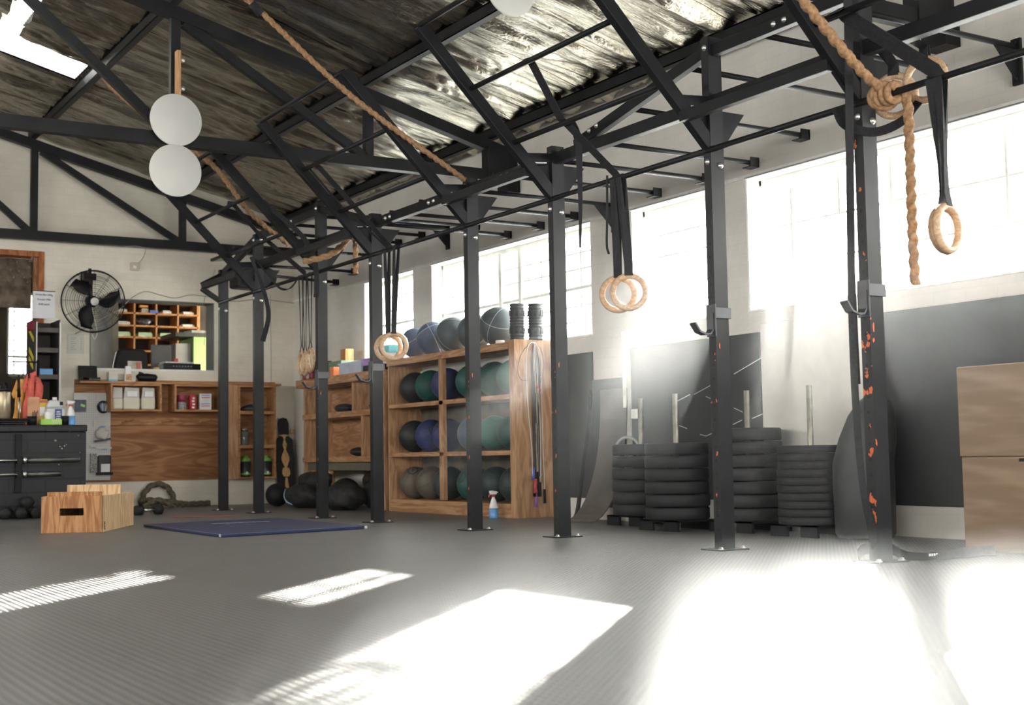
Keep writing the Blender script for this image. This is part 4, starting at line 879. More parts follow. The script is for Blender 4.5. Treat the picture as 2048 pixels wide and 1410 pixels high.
def cubby(x0, x1, z0, z1, shelves=()):
    q = MB(o); q.box(x0, x0+.022, 15.05, YB-.02, z0, z1); q.box(x1-.022, x1, 15.05, YB-.02, z0, z1); q.box(x0+.022, x1-.022, 15.05, YB-.02, z0, z0+.022); q.box(x0+.022, x1-.022, 15.05, YB-.02, z1-.022, z1)
    for s_ in shelves: q.box(x0+.022, x1-.022, 15.05, YB-.02, s_-.02, s_+.02)
    return q.build('open_box', PINEX, wu, bevel=.002)
cubby(4.02, 4.60, 1.10, 1.413); cubby(4.75, 5.33, 1.10, 1.413); cubby(5.52, 5.99, .305, 1.413, (1.09, .685))
q = MB(o); q.box(5.36, 5.518, 15.05, 15.07, .305, 1.413); q.build('front_board', PINEZ, wu, bevel=.002)
# goods in it
POW = plain('white_powder_bag', (.62, .58, .47), .6, 0, .06); CLR = plain('clear_plastic_bag', (.50, .49, .46), .3, 0, .15)
for x, w_, lb in ((4.11, .12, 'narrow clear pouch of white powder at the left in the open box'), (4.27, .19, 'widest pouch of white powder in the middle of the open box'), (4.46, .16, 'pouch of white powder at the right in the open box')):
    t = thing('powder_pouch', lb, 'pouch', (x, 15.13, 1.122), 'pouches of white powder in the open box'); o2 = t.location
    MB(o2).obox((x, 15.13, 1.122+.07), w_, .08, .14).build('filled_bag', POW, t, bevel=.02)
    MB(o2).prism([(x-w_*.48, 1.255), (x+w_*.48, 1.255), (x+w_*.44, 1.37), (x-w_*.40, 1.375)], 'y', 15.10, 15.13).build('folded_top', CLR, t, bevel=.006)
    if w_ > .13: MB(o2).obox((x, 15.083, 1.30), w_*.6, .006, .06).build('label', WHITE, t)
t = thing('supplement_jar', 'small jar with maroon lid and patterned label in the right open box', 'jar', (4.86, 15.14, 1.122)); MB(t.location).lathe([(.05, 0), (.052, .01), (.052, .09)], t.location).build('body', plain('grey_label', (.25, .25, .27), .5, 0, .6, .5, 70), t); MB(t.location).lathe([(.054, .09), (.054, .17), (.05, .175)], t.location).build('lid', RED, t)
t = thing('drink_can', 'red can with white lettering in the right open box', 'can', (4.99, 15.14, 1.122)); MB(t.location).lathe([(.036, 0), (.045, .01), (.045, .16), (.036, .175)], t.location).build('body', plain('red_can', (.45, .02, .03), .35), t)
q = MB(t.location)
for k in range(4): q.obox((4.985+.006*(k % 2), 15.094, 1.15+k*.036), .03, .004, .02, .15*(k-1))
q.build('white_lettering', WHITE, t)
t = bxt('carton', (5.14, 15.14, 1.122), (.14, .07, .19), plain('white_carton', (.62, .62, .62), .6), 'white carton with blue and red print in the right open box', 'carton', rz=-.1)
q = MB(t.location)
for dz, m_ in ((.17, 0), (.145, 1), (.07, 0), (.045, 1)): q.obox((5.137, 15.103, 1.122+dz), .10, .003, .010, -.1, mi=m_)
q.build('printed_bands', [plain('print_blue', (.15, .25, .6), .6), plain('print_red', (.6, .1, .1), .6)], t)
lump('gear_bundle', (5.72, 15.15, 1.14), (.14, .08, .045), gear, 'dark tangle of gear on the top shelf of the right-hand column', 'gear', None, 9)
t = thing('glass_jar', 'glass jar of clear contents on the middle shelf of the right-hand column', 'jar', (5.62, 15.15, .706)); MB(t.location).lathe([(.055, 0), (.06, .01), (.06, .15), (.05, .17)], t.location).build('glass', plain('smoky_glass', (.12, .13, .12), .15, 0, .2), t); MB(t.location).lathe([(.05, .17), (.05, .20)], t.location).build('lid', CHROME, t)
for x, lb in ((5.64, 'dark shaker bottle with green lid on the lowest shelf, left'), (5.90, 'dark shaker bottle with green lid on the lowest shelf, right')):
    t = thing('shaker_bottle', lb, 'bottle', (x, 15.15, .328), 'shaker bottles with green lids'); MB(t.location).lathe([(.055, 0), (.06, .02), (.065, .18)], t.location).build('body', plain('dark_navy_plastic', (.015, .02, .03), .4), t)
    MB(t.location).lathe([(.067, .18), (.067, .21), (.03, .225), (.03, .25)], t.location).build('lid', plain('lime_green', (.16, .38, .06), .4), t); MB(t.location).lathe([(.0615, .02), (.0625, .045)], t.location).build('green_ring', MATS['lime_green'], t)
    MB(t.location).obox((x-.0, 15.088, .375), .025, .004, .03).build('label', WHITE, t)
# on the ledge
t = thing('display_box', 'black open display box with tangled cables on the ledge, far left', 'box', (3.80, 15.15, 1.44)); MB(t.location).obox((3.80, 15.12, 1.44+.02), .21, .14, .04).obox((3.80, 15.20, 1.53), .21, .012, .18, 0, -.15).build('tray', BLACKP, t, bevel=.003)
q = MB(t.location)
for k in range(7): q.sweep([(3.84, 15.08, 1.48), (3.78+k*.02, 15.045, 1.455)], .0025, 6)
q.build('cables', WC, t); MB(t.location).obox((3.745, 15.06, 1.465), .06, .02, .025).build('red_label', REDH, t)
t = bxt('carton', (4.06, 15.15, 1.44), (.10, .10, .11), plain('cream_carton', (.58, .55, .48), .6), 'cream carton with blue base on the ledge', 'carton'); MB(t.location).box(4.008, 4.112, 15.098, 15.2, 1.44, 1.463).build('blue_band', plain('band_blue', (.1, .35, .55), .5), t)
t = thing('snack_bag', 'tall white snack bag with a nut picture on the ledge', 'bag', (4.235, 15.14, 1.44)); MB(t.location).prism([(4.195, 1.44), (4.275, 1.44), (4.27, 1.58), (4.262, 1.62), (4.205, 1.62), (4.2, 1.58)], 'y', 15.11, 15.16).build('bag', WHITE, t, bevel=.012); MB(t.location).obox((4.235, 15.105, 1.49), .06, .006, .07).build('nut_print', plain('nut_brown', (.4, .22, .1), .6, 0, .5, .5, 60), t)
t = bxt('carton', (4.30, 15.17, 1.44), (.05, .06, .12), MATS['cream_carton'], 'small cream carton behind the snack bag', 'carton')
t = thing('toiletry_bag', 'black zipped soft bag lying on the ledge', 'bag', (4.46, 15.14, 1.44)); q = MB(t.location); q.sweep([(4.35, 15.14, 1.482), (4.36, 15.14, 1.49), (4.45, 15.14, 1.492), (4.55, 15.14, 1.485), (4.565, 15.14, 1.48)], lambda i, th: (.035, .045, .048, .045, .03)[i], 18); q.build('body', BLACKP, t); MB(t.location).obox((4.38, 15.12, 1.54), .05, .03, .02, 0, 0, .3).build('strap', BLACKP, t)

# pegboard with hanging goods
pb = thing('pegboard', 'white pegboard with hanging packets at the left of the wall unit', 'pegboard', (3.87, 15.27, .33)); o = pb.location
pm, nt, b = nodes('pegboard_white', .6, 0, (.55, .54, .52), .3)
sp = N(nt, 'ShaderNodeSeparateXYZ'); L(nt, coords(nt), sp.inputs[0])
fx = math_(nt, 'SUBTRACT', math_(nt, 'FRACT', math_(nt, 'MULTIPLY', sp.outputs[0], 40.)), .5); fz = math_(nt, 'SUBTRACT', math_(nt, 'FRACT', math_(nt, 'MULTIPLY', sp.outputs[2], 40.)), .5)
dd = math_(nt, 'SQRT', math_(nt, 'ADD', math_(nt, 'MULTIPLY', fx, fx), math_(nt, 'MULTIPLY', fz, fz))); L(nt, ramp(nt, dd, [(.12, (.22, .21, .2)), (.17, (.56, .55, .53))]), b.inputs['Base Color'])
MB(o).box(3.665, 4.075, 15.262, 15.272, .33, 1.315).build('board', pm, pb)
NAVY = plain('navy_goods', (.03, .035, .07), .4, 0, .5, .5, 40)
MIXG = plain('mixed_laces', (.30, .32, .22), .5, 0, .9, .5, 55)
def packet(x, z0, z1, w_, label, content, tz=.05, mat=MIXG):
    t = thing('hanging_packet', label, 'packet', (x, 15.25, z0), 'packets hanging on the pegboard'); o2 = t.location
    MB(o2).box(x-w_/2, x+w_/2, 15.245, 15.25, z1-tz, z1).build('header_card', plain('header_card', (.55, .53, .48), .6), t)
    MB(o2).box(x-w_*.12, x+w_*.2, 15.243, 15.246, z1-tz-.012, z1-tz).build('blue_tab', plain('tab_blue', (.15, .35, .6), .5), t)
    content(o2, t, x, z0, z1-tz, w_)
packet(3.735, 1.10, 1.285, .15, 'packet of dark goods with green laces, upper left on the pegboard', lambda o2, t, x, a, b_, w_: (MB(o2).box(x-w_*.42, x+w_*.4, 15.235, 15.25, a, b_).build('goods', NAVY, t), MB(o2).obox((x+.02, 15.23, a+.07), .05, .008, .03, 0, 0, .4).build('lace', plain('lime_lace', (.25, .5, .12), .5), t)))
def coil(o2, t, x, a, b_, w_):
    q = MB(o2)
    for k in range(6): q.torus((x, 15.235-.003*k, (a+b_)/2), .066-.004*k, .005, (0, 1, 0), 30, 6)
    q.build('coiled_cord', BLACKP, t); q = MB(o2)
    for k in range(7): q.obox((x-.04+k*.014, 15.215, (a+b_)/2), .006, .006, .10, 0, 0, -.3+k*.1, mi=k % 3)
    q.build('laces', [plain('cobalt', (.08, .15, .5), .5), MIXG, WHITE], t)
packet(3.985, 1.08, 1.285, .16, 'packet with a round coil of cord, upper right on the pegboard', coil, .055)
packet(3.975, .76, 1.02, .19, 'packet of white straps with dark ends, middle of the pegboard', lambda o2, t, x, a, b_, w_: (lump_part(o2, t, 'goods', (x, 15.22, a+.09), (.075, .02, .075), plain('pale_goods', (.55, .5, .46), .6)), MB(o2).obox((x, 15.225, a+.02), .18, .02, .025, 0, 0, -.15).build('dark_ends', NAVY, t)), .06) if False else None
def lump_part(o2, t, name, c, s_, mat, seed=2):
    q = MB(o2); q.ball(c, 1, s_, 20, 14)
    for v in q.bm.verts:
        d = v.co-(V(c)-V(o2)); v.co += d*noise.noise(v.co*25+V((seed, 0, 0)))*.35
    q.build(name, mat, t)
packet(3.975, .76, 1.00, .19, 'packet of white straps with dark ends, middle of the pegboard', lambda o2, t, x, a, b_, w_: (lump_part(o2, t, 'goods', (x, 15.22, a+.09), (.075, .02, .075), plain('pale_goods', (.55, .5, .46), .6)), MB(o2).obox((x, 15.215, a+.02), .18, .02, .025, 0, 0, -.15).build('dark_ends', NAVY, t)), .06)
packet(4.0, .38, .70, .17, 'packet of black gloves with a white tag, low on the pegboard', lambda o2, t, x, a, b_, w_: (MB(o2).obox((x, 15.225, a+.12), .15, .035, .22).build('goods', plain('black_gloves', (.03, .03, .035), .6), t, bevel=.02), MB(o2).obox((x+.005, 15.20, a+.085), .10, .005, .09).build('white_tag', WHITE, t), MB(o2).obox((x, 15.215, a+.02), .18, .03, .03).build('black_edge', BLACKP, t)), .02)
packet(3.88, .40, .72, .08, 'packet of striped straps beside the black gloves on the pegboard', lambda o2, t, x, a, b_, w_: MB(o2).obox((x, 15.235, a+.12), .07, .02, .22).build('goods', plain('speckled_straps', (.22, .22, .2), .6, 0, 1.2, .4, 90), t), .02)
q = MB((3.60, 14.9, 0)); q.bar((3.56, 14.55, .0), (3.50, 15.0, .95), .012, .5, (1, 0, 0)); 
tag(MB((3.55, 14.6, 0)).bar((3.60, 14.75, 0.0), (3.555, 14.75, .90), .30, .012, (0, 1, 0)).build('leaning_panel', WHITE), 'thin white panel leaning edge on beside the brick counter', 'panel')

# ------------------------------------------------------------------ black brick counter
mb = MB((2.5, 13.72, 0)); mb.box(.6, 3.392, 13.6, 13.9, 0, .84); mb.box(.6, 3.40, 13.59, 13.91, .842, .91)
tag(mb.build('brick_counter', BLKBRICK, bevel=.01), 'low black painted brick counter at the left edge', 'counter')
PAINT = plain('flaked_paint', (.42, .40, .34), .8, 0, .3)
q = MB((3.1, 13.59, .5))
for px, py, s_ in ((111, 881, .02), (120, 893, .012), (124, 897, .014), (129, 892, .012), (133, 889, .008), (160, 905, .007), (118, 929, .012), (121, 925, .006), (157, 871, .008), (139, 863, .006)):
    p = at('y', 13.595, px, py); q.obox((p.x, 13.597, p.z), s_, .004, s_*.8, 0, 0, .5)
c_ = q.build('paint_flecks', PAINT, bpy.data.objects['brick_counter']); c_.location = V((3.1, 13.59, .5))-bpy.data.objects['brick_counter'].location
t = thing('barbell_holder', 'black steel upright on the brick counter carrying two barbells', 'barbell holder', (2.735, 13.59, .25)); MB(t.location).box(2.705, 2.765, 13.555, 13.59, .25, .82).build('plate', STEEL, t, bevel=.003)
for z in (.577, .44): MB(t.location).box(2.71, 2.76, 13.49, 13.56, z-.045, z-.03).box(2.71, 2.76, 13.485, 13.495, z-.045, z).build('cradle', STEEL, t)
for z, x1, lb in ((.577, 3.31, 'steel barbell in the upper cradle on the brick counter'), (.44, 3.13, 'steel barbell in the lower cradle on the brick counter')):
    t = thing('barbell', lb, 'barbell', (2.735, 13.525, z-.03), 'barbells on the counter holder'); MB(t.location).cyl((1.5, 13.525, z-.014), (2.77, 13.525, z-.014), .0145).build('bar', CHROME, t); MB(t.location).cyl((2.77, 13.525, z-.014), (2.80, 13.525, z-.014), .036).build('collar', CHROME, t); MB(t.location).cyl((2.80, 13.525, z-.014), (x1, 13.525, z-.014), .025).build('sleeve', plain('dark_sleeve', (.10, .10, .095), .4, .8, .2), t)
Z = .912
spray('s', (3.27, 13.74, Z), 'spray bottle with blue liquid and red trigger at the right end of the counter', True, .21, .045)
t = thing('water_jug', 'large translucent plastic jug with a blue label on the counter', 'jug', (3.12, 13.78, Z)); o2 = t.location
q = MB(o2); q.obox((3.12, 13.78, Z+.085), .18, .11, .17); q.prism([(3.03, Z+.17), (3.21, Z+.17), (3.20, Z+.235), (3.14, Z+.25), (3.06, Z+.25)], 'y', 13.74, 13.82); q.build('body', plain('translucent_plastic', (.58, .60, .60), .35, 0, .08), t, bevel=.02)
MB(o2).obox((3.145, 13.724, Z+.10), .07, .004, .12).build('label', plain('label_navy', (.05, .08, .25), .5, 0, .3), t)
q = MB(o2)
for k in range(4): q.obox((3.145, 13.721, Z+.065+k*.022), .045-.008*(k % 2), .002, .009)
q.build('label_lines', WHITE, t); MB(o2).lathe([(.022, .25), (.022, .28)], o2).build('cap', WHITE, t); MB(o2).obox((3.175, 13.738, Z+.215), .028, .03, .035).build('handle_opening', BLACKP, t)
tag(MB((3.045, 13.70, Z)).lathe([(.035, 0), (.037, .03), (.036, .035), (.038, .06), (.037, .065), (.039, .09), (.038, .095), (.04, .13)], (3.045, 13.70, Z)).build('stacked_cups', WHITE), 'stack of white cups in front of the jug', 'cups')
t = bxt('yellow_box', (2.99, 13.85, Z), (.14, .05, .26), plain('yellow_card', (.68, .52, .06), .6), 'yellow cardboard box with red top strip behind the jug', 'box'); MB(t.location).obox((2.99, 13.823, Z+.24), .13, .003, .025).build('red_strip', REDH, t); MB(t.location).obox((3.0, 13.823, Z+.14), .07, .003, .09).build('printed_panel', WHITE, t)
t = thing('green_basket', 'low lime green perforated plastic basket on the counter', 'basket', (3.05, 13.66, Z)); o2 = t.location; LIME = plain('lime_plastic', (.26, .50, .05), .4)
q = MB(o2); q.box(2.96, 3.15, 13.62, 13.70, Z, Z+.008)
for (a, b_, c, d) in ((2.955, 3.155, 13.615, 13.62), (2.955, 3.155, 13.70, 13.705), (2.955, 2.96, 13.62, 13.70), (3.15, 3.155, 13.62, 13.70)): q.box(a, b_, c, d, Z, Z+.055)
q.build('walls', LIME, t)
q = MB(o2)
for k in range(8):
    for j in range(3): q.obox((3.062+k*.0115, 13.613, Z+.014+j*.014+(k % 2)*.004), .006, .003, .007)
q.build('perforations', plain('basket_holes', (.75, .74, .65), .6), t)
for x, r, h, lb in ((2.885, .05, .085, 'black plastic cup of pens on the counter'), (3.205, .038, .09, 'small dark cup between jug and spray bottle')):
    t = thing('black_cup', lb, 'cup', (x, 13.7, Z), 'dark cups on the counter'); MB(t.location).lathe([(r*.9, 0), (r, h), (r*.88, h), (r*.8, .01)], t.location).build('cup', BLACKP, t)
    if r > .04:
        q = MB(t.location)
        for k in range(4): q.cyl((x+.01*k, 13.7, Z+.03), (x+.014*k+.01, 13.7-.005*k, Z+.13+.012*(k % 2)), .004)
        q.build('pens', gear, t)
q = MB((2.70, 13.72, Z)); 
for k in range(3): q.obox((2.66+.02*k, 13.72, Z+.012+k*.022), .30, .2, .016, .03*k)
tag(q.build('tray_stack', BLACKP, bevel=.004), 'stack of flat black trays at the left end of the counter', 'trays')
t = thing('steel_tumbler', 'tall tan metal tumbler at the very left of the counter', 'tumbler', (2.63, 13.74, Z+.06)); MB(t.location).lathe([(.05, 0), (.058, .01), (.062, .26), (.058, .27)], t.location).build('body', plain('tan_metal', (.36, .30, .20), .35, .7, .2), t); MB(t.location).lathe([(.06, .27), (.05, .30), (.03, .34), (.02, .36)], t.location).build('lid', BLACKP, t)
t = thing('mic_stand', 'slim chrome and black stand on the counter by the doorway', 'stand', (2.775, 13.80, Z)); MB(t.location).cyl((2.775, 13.8, Z), (2.78, 13.8, Z+.36), .006).cyl((2.80, 13.8, Z), (2.785, 13.8, Z+.30), .005).build('legs', CHROME, t); MB(t.location).cyl((2.78, 13.8, Z+.28), (2.775, 13.8, Z+.50), .018, .01).obox((2.77, 13.8, Z+.47), .11, .02, .02).build('clamp', BLACKP, t)

# ------------------------------------------------------------------ doorway, hanging shirts, display stand, sign
mb = MB()
for (a, b_, c, d) in ((3.285, 3.34, 0, 2.9), (2.1, 3.285, 2.84, 2.9), (2.1, 2.15, 0, 2.84)): mb.box(a, b_, YB-.01, YB+.2, c, d)
dm = wood('orange_brown_frame', (.24, .075, .02), (.38, .14, .05), 'z', 1, False)
struct('door_1', mb, dm, bevel=.003)
mb = MB(); mb.box(3.24, 3.285, YB+.05, YB+.12, 0, 2.84); mb.build('inner_stile', wood('brown_stile', (.13, .06, .025), (.3, .15, .07), 'z'), bpy.data.objects['door_1'])
# room beyond: dim storage with a bright window, and the office behind the hatch
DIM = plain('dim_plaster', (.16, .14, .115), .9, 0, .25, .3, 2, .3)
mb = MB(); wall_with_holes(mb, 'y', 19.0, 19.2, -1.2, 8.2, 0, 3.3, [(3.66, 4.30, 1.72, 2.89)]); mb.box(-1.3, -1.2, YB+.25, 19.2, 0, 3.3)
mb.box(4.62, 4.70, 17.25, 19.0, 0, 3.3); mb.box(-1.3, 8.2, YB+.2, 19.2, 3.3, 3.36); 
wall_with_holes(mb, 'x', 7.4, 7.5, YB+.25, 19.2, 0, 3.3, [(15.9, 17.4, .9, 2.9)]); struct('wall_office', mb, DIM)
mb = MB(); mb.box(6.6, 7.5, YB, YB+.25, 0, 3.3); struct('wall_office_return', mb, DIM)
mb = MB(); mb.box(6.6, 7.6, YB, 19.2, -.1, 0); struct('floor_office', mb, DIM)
mb = MB(); mb.box(3.66, 4.3, 19.02, 19.08, 1.72, 1.76); mb.box(3.66, 4.3, 19.02, 19.08, 2.85, 2.89); mb.box(3.66, 3.69, 19.02, 19.08, 1.72, 2.89); mb.box(4.27, 4.3, 19.02, 19.08, 1.72, 2.89)
for z in (1.88, 2.08, 2.22, 2.42, 2.62, 2.78): mb.box(3.66, 4.3, 19.04, 19.06, z-.006, z+.006)
mb.box(3.66, 4.3, 19.03, 19.07, 1.98, 2.01); mb.box(3.755, 3.77, 19.04, 19.06, 1.72, 2.89)
w6 = struct('window_6', mb, WHITEP); MB().box(3.67, 4.29, 19.05, 19.055, 1.73, 2.88).build('panes', FROST, w6)
portal('store_daylight', (3.98, 19.25, 2.3), (R(90), 0, R(180)), .64, 1.17); portal('office_daylight', (7.6, 16.65, 1.9), (0, R(90), 0), 2.0, 1.5)
DB = plain('stained_board', (.11, .085, .06), .8, 0, .5, .3, 9, .3)
t = thing('pin_board', 'dark brown board with shadowy fixings high in the doorway', 'board', (2.9, 15.6, 2.35)); MB(t.location).box(2.15, 3.25, 15.55, 15.6, 2.28, 2.84).build('board', DB, t)
q = MB(t.location)
for px, py in ((35, 525), (38, 542), (58, 535), (22, 540), (28, 555), (48, 555), (62, 553), (18, 562), (55, 565), (60, 522)): p = at('y', 15.55, px, py); q.ball((p.x, 15.545, p.z), .012, seg=8, rings=6)
q.build('fixings', plain('fixing_grey', (.16, .15, .13), .7), t)
# shirts on a rail
RAILY = 14.55
def shirt(x, y, col, label, z1=1.62, w_=.13, h=.52):
    t = thing('tshirt', label, 't-shirt', (x, y, z1), 'shirts hanging behind the counter'); o2 = t.location; m_ = plain(col[0], col[1], .85, 0, .15, .2, 9, .3)
    q = MB(o2); n = 9; vs = []
    for j in range(12):
        z = z1-.02-j*h/11; ww = w_*(.25+.75*min(1, j/2.0))*(1+.12*j/11)
        for k in range(n): u = k/(n-1)*2-1; vs.append((x+u*ww*.62, y-.035-.022*math.sin(u*7+j*.35+x*9)-.01*j/11, z-abs(u)*.05*(j < 3)))
    f = [(j*n+k, j*n+k+1, (j+1)*n+k+1, (j+1)*n+k) for j in range(11) for k in range(n-1)]
    q._add(vs, f, 0, True); b_ = q.build('body', m_, t); so = b_.modifiers.new('solid', 'SOLIDIFY'); so.thickness = .03
    q = MB(o2); q.prism([(x-w_*.5, z1-.04), (x-w_*.95, z1-.20), (x-w_*.72, z1-.25), (x-w_*.42, z1-.14)], 'y', y-.05, y-.02); q.build('sleeve', m_, t, bevel=.01)
    q = MB(o2); q.sweep(catmull([(x-.07, y-.03, z1-.05), (x, y-.03, z1+.0), (x+.002, y-.03, z1+.05), (x+.015, y-.03, z1+.075)], 5), .006, 6); q.build('hanger', BLACKP, t)
shirt(3.075, 14.585, ('coral_shirt', (.62, .13, .10)), 'coral red t-shirt hanging behind the counter', 1.52, .12, .50)
shirt(2.985, 14.67, ('amber_shirt', (.62, .30, .08)), 'orange t-shirt hanging behind the coral one', 1.46, .12, .50)
q = MB((2.93, 13.84, .912)); q.obox((2.93, 13.84, 1.055), .12, .05, .286); tag(q.build('folded_towel', plain('peach_cloth', (.62, .33, .20), .9, 0, .2), bevel=.02), 'peach coloured cloth standing folded on the counter below the shirts', 'cloth')
tag(MB((2.2, 14.56, 1.6)).cyl((2.86, 14.56, 1.60), (3.13, 14.56, 1.60), .008).cyl((3.12, 14.56, 0), (3.12, 14.56, 1.62), .014).build('clothes_rail', BLACKP), 'black clothes rail standing behind the counter by the doorway', 'clothes rail')
# display stand
t = thing('display_stand', 'tall black cardboard display stand with yellow stripes beside the doorway', 'display stand', (3.27, 15.05, 0)); o2 = t.location
q = MB(o2); q.box(3.15, 3.165, 14.85, 15.28, 0, 2.09); q.build('side_panel', plain('stand_black', (.03, .03, .028), .6), t)
q = MB(o2); q.box(3.40, 3.415, 14.85, 15.28, 0, 2.09); q.build('side_panel', MATS['stand_black'], t)
q = MB(o2); q.box(3.163, 3.172, 14.84, 14.85, 0, 2.06); q.box(3.408, 3.417, 14.84, 14.85, 0, 2.06); q.build('white_edges', WHITE, t)
q = MB(o2); q.box(3.165, 3.40, 15.26, 15.275, 0, 2.09); q.build('back_panel', plain('stand_brown', (.05, .04, .035), .8), t)
for z in (2.0, 1.78, 1.49, 1.20, .9): MB(o2).box(3.166, 3.399, 14.86, 15.26, z-.05, z).build('shelf', plain('shelf_charcoal', (.07, .06, .055), .7), t)
q = MB(o2)
for z in (1.93, 1.72, 1.62, 1.38, 1.12, .98): q.obox((3.148, 15.02, z), .004, .26, .05, 0, .5)
q.build('yellow_stripes', plain('stripe_yellow', (.55, .45, .04), .6), t)
MB(o2).box(3.146, 3.150, 14.86, 15.27, 1.98, 2.08).build('maroon_panel', plain('maroon', (.22, .03, .05), .6), t)
bxt('blue_packet', (3.28, 14.95, 1.49), (.14, .12, .065), plain('light_blue_pack', (.10, .26, .50), .5), 'light blue packet on the third shelf of the display stand', 'packet')
sg = thing('paper_sign', 'white printed notice on top of the display stand', 'sign', (3.24, 14.86, 2.10)); o2 = sg.location
MB(o2).box(3.128, 3.355, 14.86, 14.868, 2.10, 2.395).build('sheet', plain('paper', (.60, .60, .63), .7, 0, .03), sg); MB(o2).box(3.125, 3.36, 14.858, 14.872, 2.395, 2.403).build('clip', BLACKP, sg)
INK = plain('printed_ink', (.05, .045, .06), .8)
def text(s_, loc, size, par, mat, rot=(R(90), 0, 0), name='lettering'):
    cu = bpy.data.curves.new(name, 'FONT'); cu.body = s_; cu.size = size; cu.align_x = 'CENTER'; cu.extrude = .0006; cu.materials.append(mat)
    o_ = bpy.data.objects.new(name, cu); C.objects.link(o_); bpy.context.view_layer.update(); me_ = bpy.data.meshes.new_from_object(o_.evaluated_get(bpy.context.evaluated_depsgraph_get())); bpy.data.objects.remove(o_); o_ = bpy.data.objects.new(name, me_); C.objects.link(o_); o_.parent = par; o_.location = V(loc)-par.location; o_.rotation_euler = rot; return o_
text('Drink Bar 340g', (3.243, 14.857, 2.350), .029, sg, INK); text('Protein Milk', (3.243, 14.857, 2.297), .029, sg, INK); text('R30 each', (3.243, 14.857, 2.245), .031, sg, INK)
pl = tag(MB((3.69, YB-.004, 1.77)).box(3.60, 3.785, YB-.005, YB-.001, 1.76, 1.985).build('price_list', plain('paper_wall', (.58, .56, .52), .7, 0, .04)), 'sheet of printed paper taped to the wall below the fan', 'paper')
q = MB((3.69, YB-.004, 1.77))
for k in range(7): q.box(3.64, 3.70-.01*(k % 3), YB-.0065, YB-.005, 1.94-k*.022, 1.945-k*.022); q.box(3.745, 3.76, YB-.0065, YB-.005, 1.94-k*.022, 1.945-k*.022)
q.build('printed_lettering', plain('faint_ink', (.3, .28, .27), .8), pl)
t = thing('alarm_sensor', 'small beige square box with a wire high on the back wall', 'sensor', (4.35, YB-.03, 2.79)); MB(t.location).box(4.30, 4.395, YB-.045, YB, 2.745, 2.84).build('case', plain('beige_plastic', (.50, .45, .36), .5), t, bevel=.006); MB(t.location).ball((4.35, YB-.047, 2.79), .022, seg=14, rings=8).build('lens', WHITE, t)
MB(t.location).sweep(catmull([(4.39, YB-.01, 2.83), (4.45, YB-.01, 2.9), (4.48, YB-.02, 3.0), (4.47, YB-.03, 3.1)], 5), .003, 5).build('wire', plain('wire_beige', (.3, .27, .22), .6), t)
def wire(name, pts, label, r=.003, mat=None): q = MB(pts[0]); q.sweep(catmull(pts, 6), r, 5); tag(q.build(name, mat or MATS['wire_beige']), label, 'cable', 'cables on the back wall')
B_ = lambda px, py: tuple(at('y', YB-.012, px, py))
wire('cable', [B_(150, 668), B_(200, 640), B_(240, 618), B_(262, 597), B_(290, 583), B_(320, 590), B_(350, 596), B_(380, 590), B_(405, 592), B_(440, 598), B_(470, 603), B_(520, 598), B_(560, 603), B_(588, 606)], 'pale cable looping across the back wall above the hatch', .0045)
wire('cable', [B_(430, 540), B_(418, 575), B_(408, 605), B_(412, 640), B_(408, 690)], 'thin brown cable hanging down beside the hatch', .003, plain('wire_brown', (.2, .1, .07), .6))
wire('cable', [B_(555, 835), B_(560, 850), B_(558, 880), B_(562, 910), B_(560, 940), B_(566, 960)], 'thin grey cable hanging beside the longboard', .004, plain('wire_grey', (.12, .12, .12), .6))
wire('cable', [B_(541, 590), B_(542, 700), B_(542, 768)], 'thin vertical wire on the back wall near the corner', .002, MATS['wire_grey'])
y_ = YB-.27
wire('cable', [tuple(at('y', 15.06, x, y)) for x, y in ((0, 478), (40, 480), (85, 483), (130, 486), (190, 490), (240, 494), (270, 492), (300, 497), (360, 500))], 'thin cable strung along the underside of the back truss', .003)

# fan
t = thing('wall_fan', 'black wire-guard fan mounted on the back wall left of the hatch', 'fan', (3.80, YB, 2.62)); o2 = t.location; fc = V((3.80, 14.98, 2.325)); fr = .345
WIRE = plain('fan_wire', (.006, .006, .007), .5, 0, .1, .15)
n_ = V((-.05, -1, -.12)).normalized(); ea = V((1, 0, 0)); ea = (ea-n_*ea.dot(n_)).normalized(); eb = n_.cross(ea)
q = MB(o2)
for k in range(1, 13): q.sweep([fc + (ea*math.cos(a)+eb*math.sin(a))*(fr*(.16+.84*k/12.5)) + n_*(.075*math.sqrt(max(0, 1-(k/13.2)**2))) for a in [2*PI*i/48 for i in range(48)]], .0016, 4, True)
for k in range(12):
    a = 2*PI*k/12; q.sweep([fc + (ea*math.cos(a)+eb*math.sin(a))*fr*s_ + n_*(.078*math.sqrt(max(0, 1-s_*s_))) for s_ in (.1, .4, .7, .9, 1.0)], .002, 4)
q.build('front_guard', WIRE, t)
q = MB(o2)
for k in range(2, 13, 2): q.sweep([fc + (ea*math.cos(a)+eb*math.sin(a))*(fr*(.16+.84*k/12.5)) - n_*(.085*math.sqrt(max(0, 1-(k/13.2)**2))) for a in [2*PI*i/40 for i in range(40)]], .0016, 4, True)
for k in range(12):
    a = 2*PI*k/12; q.sweep([fc + (ea*math.cos(a)+eb*math.sin(a))*fr*s_ - n_*(.088*math.sqrt(max(0, 1-s_*s_))) for s_ in (.1, .5, .9, 1.0)], .002, 4)
q.build('rear_guard', WIRE, t)
MB(o2).sweep([fc + (ea*math.cos(a)+eb*math.sin(a))*fr for a in [2*PI*i/60 for i in range(60)]], .008, 8, True).build('guard_rim', WIRE, t)
